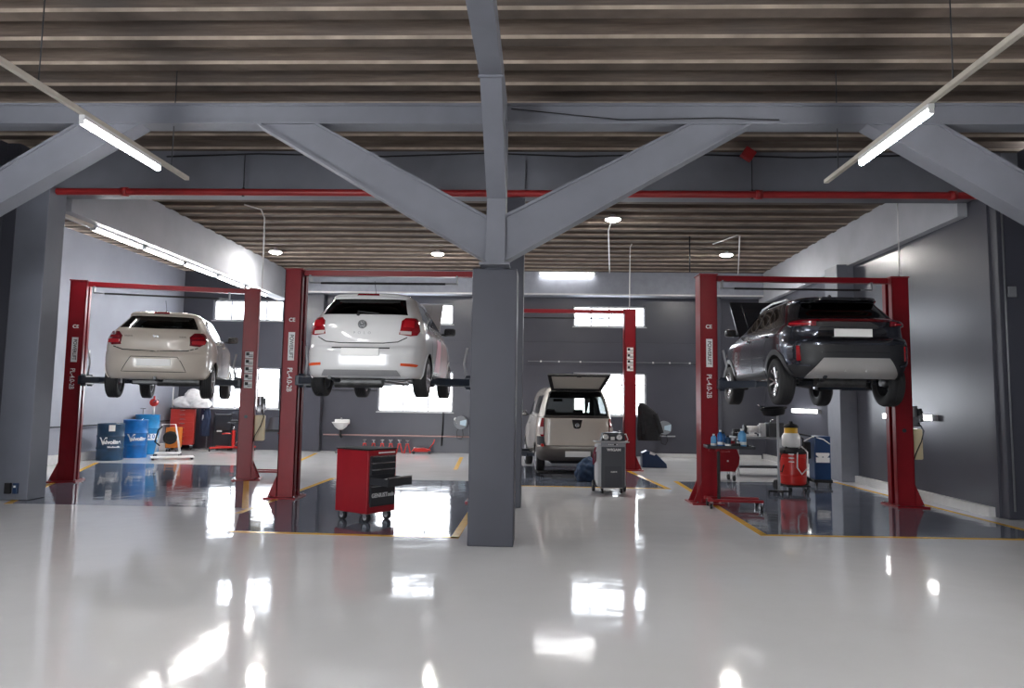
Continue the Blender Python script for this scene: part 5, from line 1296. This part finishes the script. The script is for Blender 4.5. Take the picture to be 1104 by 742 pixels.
bg_ = thing('plastic_bag', 'crumpled white plastic sheeting heaped on top of the tall red cabinet', 'plastic sheeting', (-10.47, 22.0, 1.245))
b = MB(); b.bm.free(); b.bm = bmesh.new()
for (c, r, sd_) in (((-.20, 0, .14), (.36, .24, .22), 3), ((.02, 0, .30), (.26, .22, .27), 8), ((.22, -.02, .15), (.36, .24, .24), 12)):
    bm = bmesh.new(); bmesh.ops.create_icosphere(bm, subdivisions=4, radius=1)
    rnd = random.Random(sd_); ks = [(Vector((rnd.uniform(-1, 1), rnd.uniform(-1, 1), rnd.uniform(-1, 1)))*rnd.uniform(2, 7), rnd.uniform(0, 6)) for _ in range(14)]
    for v in bm.verts:
        d = sum(abs(sin(k.dot(v.co)+p)) for k, p in ks)/14; v.co = v.co*(.62+.62*d); v.co = Vector((v.co.x*r[0], v.co.y*r[1], max(v.co.z, -.6)*r[2]))+Vector(c)
    me = bpy.data.meshes.new('tmp'); bm.to_mesh(me); b.bm.from_mesh(me); bm.free(); bpy.data.meshes.remove(me)
o = b.build('sheeting', BAG, bg_, smooth=60)
rm = o.modifiers.new('merge', 'REMESH'); rm.mode = 'VOXEL'; rm.voxel_size = .018; rm.use_smooth_shade = True
t = thing('coat_rail', 'dark overalls hanging beside the tall red cabinet', 'clothes', (-10.08, 22.15, 0))
MB().cyl((-.02, .12, .02), (-.02, .12, 1.22), .016).box((-.02, .12, .02), (.3, .3, .03), bev=.008).cyl((-.02, .12, 1.2), (-.02, -.14, 1.2), .012).build('stand', STL, t)
lumpy('overalls', mat('navy_work_cloth', (.015, .025, .06), .9, noise=.2), (-.02, -.02, .75), (.14, .10, .62), 5, parent=t)
MB().box((-.05, -.125, .82), (.05, .012, .45), bev=.004).build('pale_stripe', LGREY, t)
tag(MB().cyl((0, 0, 0), (0, 0, .62), .018).build('white_tube', WHT, loc=(-11.0, 21.86, 1.24)), 'thin white tube standing upright on the tall red cabinet', 'tube')

t = thing('black_board', 'tall black panel stand against the back wall under the left window', 'panel stand', (-9.63, 22.3, 0))
MB().box((0, 0, .82), (.50, .06, .50), bev=.01).build('upper_panel', BLKM, t); MB().box((0, 0, .33), (.50, .06, .42), bev=.01).build('lower_panel', BLKM, t)
for sx in (-.27, .27): MB().box((sx, 0, .56), (.03, .05, 1.10)).build('side_post', BLKM, t)
MB().box((-.08, -.05, .56), (.14, .07, .05), bev=.01).build('white_tray', WHT, t)
for sx in (-.27, .27): MB().box((sx, -.03, .02), (.04, .3, .04), bev=.006).build('foot', BLK, t)

def gearbox_jack(loc, rz, label):
    t = thing('transmission_jack', label, 'jack', loc, rz)
    for a in (.55, -.55, pi-.55, pi+.55):
        c_, s_ = cos(a), sin(a)
        MB().box((c_*.34, s_*.34, .11), (.68, .06, .05), rz=a, bev=.01).build('leg', BRED, t)
        caster(t, c_*.66, s_*.66, .045, .085)
    MB().cyl((0, 0, .10), (0, 0, .58), .045, n=20).cyl((0, 0, .56), (0, 0, .60), .06).build('cylinder', BRED, t, smooth=40)
    MB().cyl((0, 0, .58), (0, 0, .78), .028, n=16).build('ram', CHR, t)
    MB().box((0, 0, .82), (.34, .22, .035), bev=.008).box((0, 0, .87), (.22, .05, .08), bev=.01).build('saddle', BLKM, t)
    MB().tube([(.05, -.03, .2), (.16, -.1, .3), (.17, -.11, .62)], .013).build('pump_lever', CHR, t)
    MB().tube([(0, 0, .50), (-.22, -.02, .52), (-.32, -.02, .50)], .02).build('side_arm', BRED, t)
gearbox_jack((-9.10, 21.85, 0), .15, 'bright red transmission jack on splayed legs in front of the black panel')

# ---- along the back wall
def jackstand(x, y, label):
    t = thing('axle_stand', label, 'axle stand', (x, y, 0), .3, 'axle stands along the back wall')
    for a in range(4):
        c_, s_ = cos(a*pi/2+pi/4), sin(a*pi/2+pi/4)
        MB().cyl((c_*.13, s_*.13, .0), (c_*.04, s_*.04, .26), .016, .012, n=8).build('leg', BRED, t)
    MB().box((0, 0, .27), (.10, .10, .03), bev=.006).build('collar', BRED, t)
    MB().box((0, 0, .32), (.035, .035, .12)).box((0, 0, .385), (.12, .05, .025), bev=.008).build('post', CHR, t)
    return t
prev = None
spots = [(-5.25, 'leftmost of the row'), (-4.98, 'second of the row'), (-4.72, 'third of the row'), (-4.46, 'fourth of the row'), (-4.20, 'fifth of the row'), (-3.96, 'rightmost, beside the trolley jack')]
for x, wd_ in spots:
    lab = f'small red axle stand on the floor by the back wall, {wd_}'
    if prev is None: prev = jackstand(x, 22.2, lab)
    else:
        c = copy_tree(prev); c.location = (x, 22.2, 0); c['label'] = lab
t = thing('trolley_jack', 'low red trolley jack at the right end of the axle stands', 'jack', (-3.52, 22.15, 0), .2)
MB().prism([(-.30, .06), (.26, .06), (.26, .12), (.05, .17), (-.24, .15)], -.12, .12, 'Y').build('jack_frame', BRED, t, bev=.008)
MB().cyl((-.2, 0, .15), (-.2, 0, .21), .05).box((-.1, 0, .17), (.24, .06, .03), bev=.006).build('lifting_arm', CHR, t)
MB().tube([(.22, 0, .14), (.34, 0, .30), (.38, 0, .42)], .016).build('handle', BRED, t)
for sx in (-.24, .22):
    for y in (-.14, .14): MB().cyl((sx, y-.02, .045), (sx, y+.02, .045), .045).build('wheel', BLKM, t)

t = thing('wall_basin', 'white wall basin with black waste trap on the back wall', 'basin', (-6.03, 22.34, .80))
MB().lathe([(0, -.14), (.06, -.14), (.17, -.06), (.25, .06), (.27, .08), (.25, .09), (.20, .0), (0, -.06)], n=32).build('bowl', WHT, t, smooth=40)
MB().box((0, .16, .10), (.46, .06, .14), bev=.02).build('back_ledge', WHT, t)
MB().tube([(0, .12, .16), (0, .10, .24), (0, .0, .24), (0, -.02, .2)], .014).build('tap', CHR, t)
MB().tube([(0, 0, -.14), (0, 0, -.30), (.0, .08, -.36), (0, .2, -.32)], .03).build('waste_trap', BLK, t)

def hose_reel(loc, label):
    t = thing('hose_reel', label, 'hose reel', loc)
    MB().cyl((0, -.11, 0), (0, .05, 0), .20, n=36).build('drum_case', mat('reel_grey', (.20, .215, .24), .4), t, smooth=40)
    MB().prism([(-.02, -.06), (.16, -.10), (.18, .10), (-.02, .05)], -.125, -.11, 'Y').build('pale_face', mat('pale_blue_plastic', (.45, .58, .68), .35), t)
    MB().box((-.15, -.05, .04), (.08, .12, .22), ry=-.3, bev=.03).build('white_cheek', WHT, t)
    MB().box((0, .12, 0), (.10, .18, .24), bev=.01).build('wall_bracket', BLKM, t)
    MB().tube([(.05, -.05, -.18), (.08, -.08, -.38), (.02, -.09, -.50), (-.10, -.09, -.46), (-.12, -.08, -.26), (-.06, -.06, -.18)], .010).build('hose', BLK, t)
hose_reel((3.70, 22.36, .88), 'round grey hose reel on the back wall to the right of the pickup')
hose_reel((-2.38, 22.36, .93), 'round grey hose reel on the back wall just left of the central pillar')

b = MB().tube([(-6.6, 22.5, .50), (-3.0, 22.52, .50), (-2.0, 22.52, .50)], .022, 8); tag(b.build('wall_pipe', mat('pale_pink_pipe_paint', (.48, .30, .29), .4)), 'thin pinkish pipe running low along the back wall', 'pipe')
tag(MB().tube([(-2.95, 22.52, 1.22), (-2.95, 22.52, .9), (-2.98, 22.52, .22)], .02, 8).build('wall_pipe', BLK), 'dark vertical pipe under the middle lower window', 'pipe')
tag(MB().tube([(-6.66, 22.55, 1.86), (-4.99, 22.57, 1.86)], .012, 6).build('wall_cable', BLK), 'thin dark cable clipped along the back wall left of the middle window', 'cable')
t = thing('wall_conduit', 'thin grey conduit with small clips on the back wall right of the pickup', 'conduit', (0, 22.56, 2.82))
MB().cyl((-.4, 0, 0), (4.85, 0, 0), .012, n=6).build('tube_run', GREYM, t)
for x in (0, .55, 1.2, 3.4, 3.9, 4.5): MB().box((x, -.01, 0), (.05, .03, .05), bev=.008).build('clip', WHT, t)
tag(MB().cyl((3.23, 22.52, .62), (4.05, 22.52, .62), .018).build('wall_pipe', LGREY), 'short pale pipe low on the back wall under the right hose reel', 'pipe')

# jacket hung on the lift post beside the pickup
t = thing('black_jacket', 'black jacket hanging from the lift post to the right of the pickup', 'jacket', (2.56, 18.15, 0))
bm = bmesh.new()
def ring(z, cx, w_, d_, n=28, wob=0.):
    return [bm.verts.new((cx+cos(2*pi*k/n)*w_*(1+wob*sin(5*2*pi*k/n)), sin(2*pi*k/n)*d_*(1+wob*cos(4*2*pi*k/n)), z)) for k in range(n)]
rs = [ring(1.60, -.10, .05, .05), ring(1.55, -.08, .10, .07), ring(1.47, -.04, .17, .09), ring(1.38, .02, .22, .11, wob=.03), ring(1.2, .05, .24, .12, wob=.06), ring(1.0, .05, .25, .13, wob=.09), ring(.8, .07, .26, .13, wob=.12), ring(.70, .08, .25, .12, wob=.15)]
for a, c in zip(rs, rs[1:]):
    for k in range(28): f = bm.faces.new((a[k], a[(k+1) % 28], c[(k+1) % 28], c[k])); f.smooth = True
bm.faces.new(rs[0][::-1]); bm.faces.new(rs[-1])
b = MB(); b.bm.free(); b.bm = bm; b.build('jacket_body', CLOTH, t, smooth=60)
MB().cyl((.20, -.04, 1.34), (.36, -.08, .88), .075, .06, n=16).build('sleeve', CLOTH, t, smooth=60); MB().cyl((-.12, -.08, 1.36), (-.10, -.12, .86), .07, .055, n=16).build('sleeve', CLOTH, t, smooth=60)
MB().cyl((-.24, 0, 1.58), (-.06, 0, 1.60), .012).build('hook', CHR, t)
t = thing('fluid_container', 'dark blue angled bin on the floor right of the pickup', 'bin', (2.85, 18.9, 0))
MB().prism([(-.30, 0), (.32, 0), (.30, .10), (.05, .34), (-.18, .42), (-.30, .36)], -.16, .16, 'Y').build('bin_body', mat('navy_plastic', (.01, .035, .10), .35), t, bev=.012)
MB().prism([(-.10, .40), (.05, .345), (.0, .30), (-.12, .34)], -.165, -.15, 'Y').build('white_mark', WHTP, t)
t = thing('blue_bucket', 'blue covered bundle on the floor under the right rear of the pickup', 'bundle', (.98, 15.35, 0), .1)
lumpy('cover', mat('blue_grey_cloth', (.022, .05, .11), .7, noise=.4, nscale=9), (0, 0, .16), (.23, .2, .28), 21, parent=t)
t = thing('creeper_board', 'black mechanic creeper board on the floor under the pickup', 'creeper', (.42, 16.15, 0), .1)
MB().box((0, 0, .09), (.95, .42, .04), bev=.015).build('board', BLK, t); MB().box((.0, -.02, .125), (.3, .24, .03), bev=.012).build('head_pad', BLKM, t)
for sx in (-.4, .4):
    for y in (-.16, .16): caster(t, sx, y, .03, .07)

# small electrical boxes
t = thing('socket_box', 'small black and blue socket boxes low on the left column', 'socket', (-7.92, 11.0, .18))
MB().box((-.06, 0, .0), (.09, .05, .16), bev=.008).build('black_socket', BLK, t); MB().box((.06, 0, .0), (.07, .05, .16), bev=.008).build('blue_socket', mat('navy_plastic', (.01, .035, .10), .35), t)
MB().box((.06, -.028, .03), (.03, .006, .03)).build('white_tag', WHTP, t)
tag(MB().box((0, 0, 0), (.12, .03, .16), bev=.006).build('switch_plate', GREYM, loc=(6.95, 11.10, 3.32)), 'small switch plate high on the dark right column', 'switch')
tag(MB().cyl((0, 0, 0), (0, 0, 4.7), .014, n=6).build('column_conduit', GREYM, loc=(6.85, 11.10, .12)), 'thin conduit running up the dark right column', 'conduit')
tag(MB().tube([(-11.14, 13.5, .85), (-11.14, 17.0, .84), (-11.14, 22.0, .86)], .016, 6).build('wall_cable', BLK), 'thin dark cable running low along the left wall', 'cable')
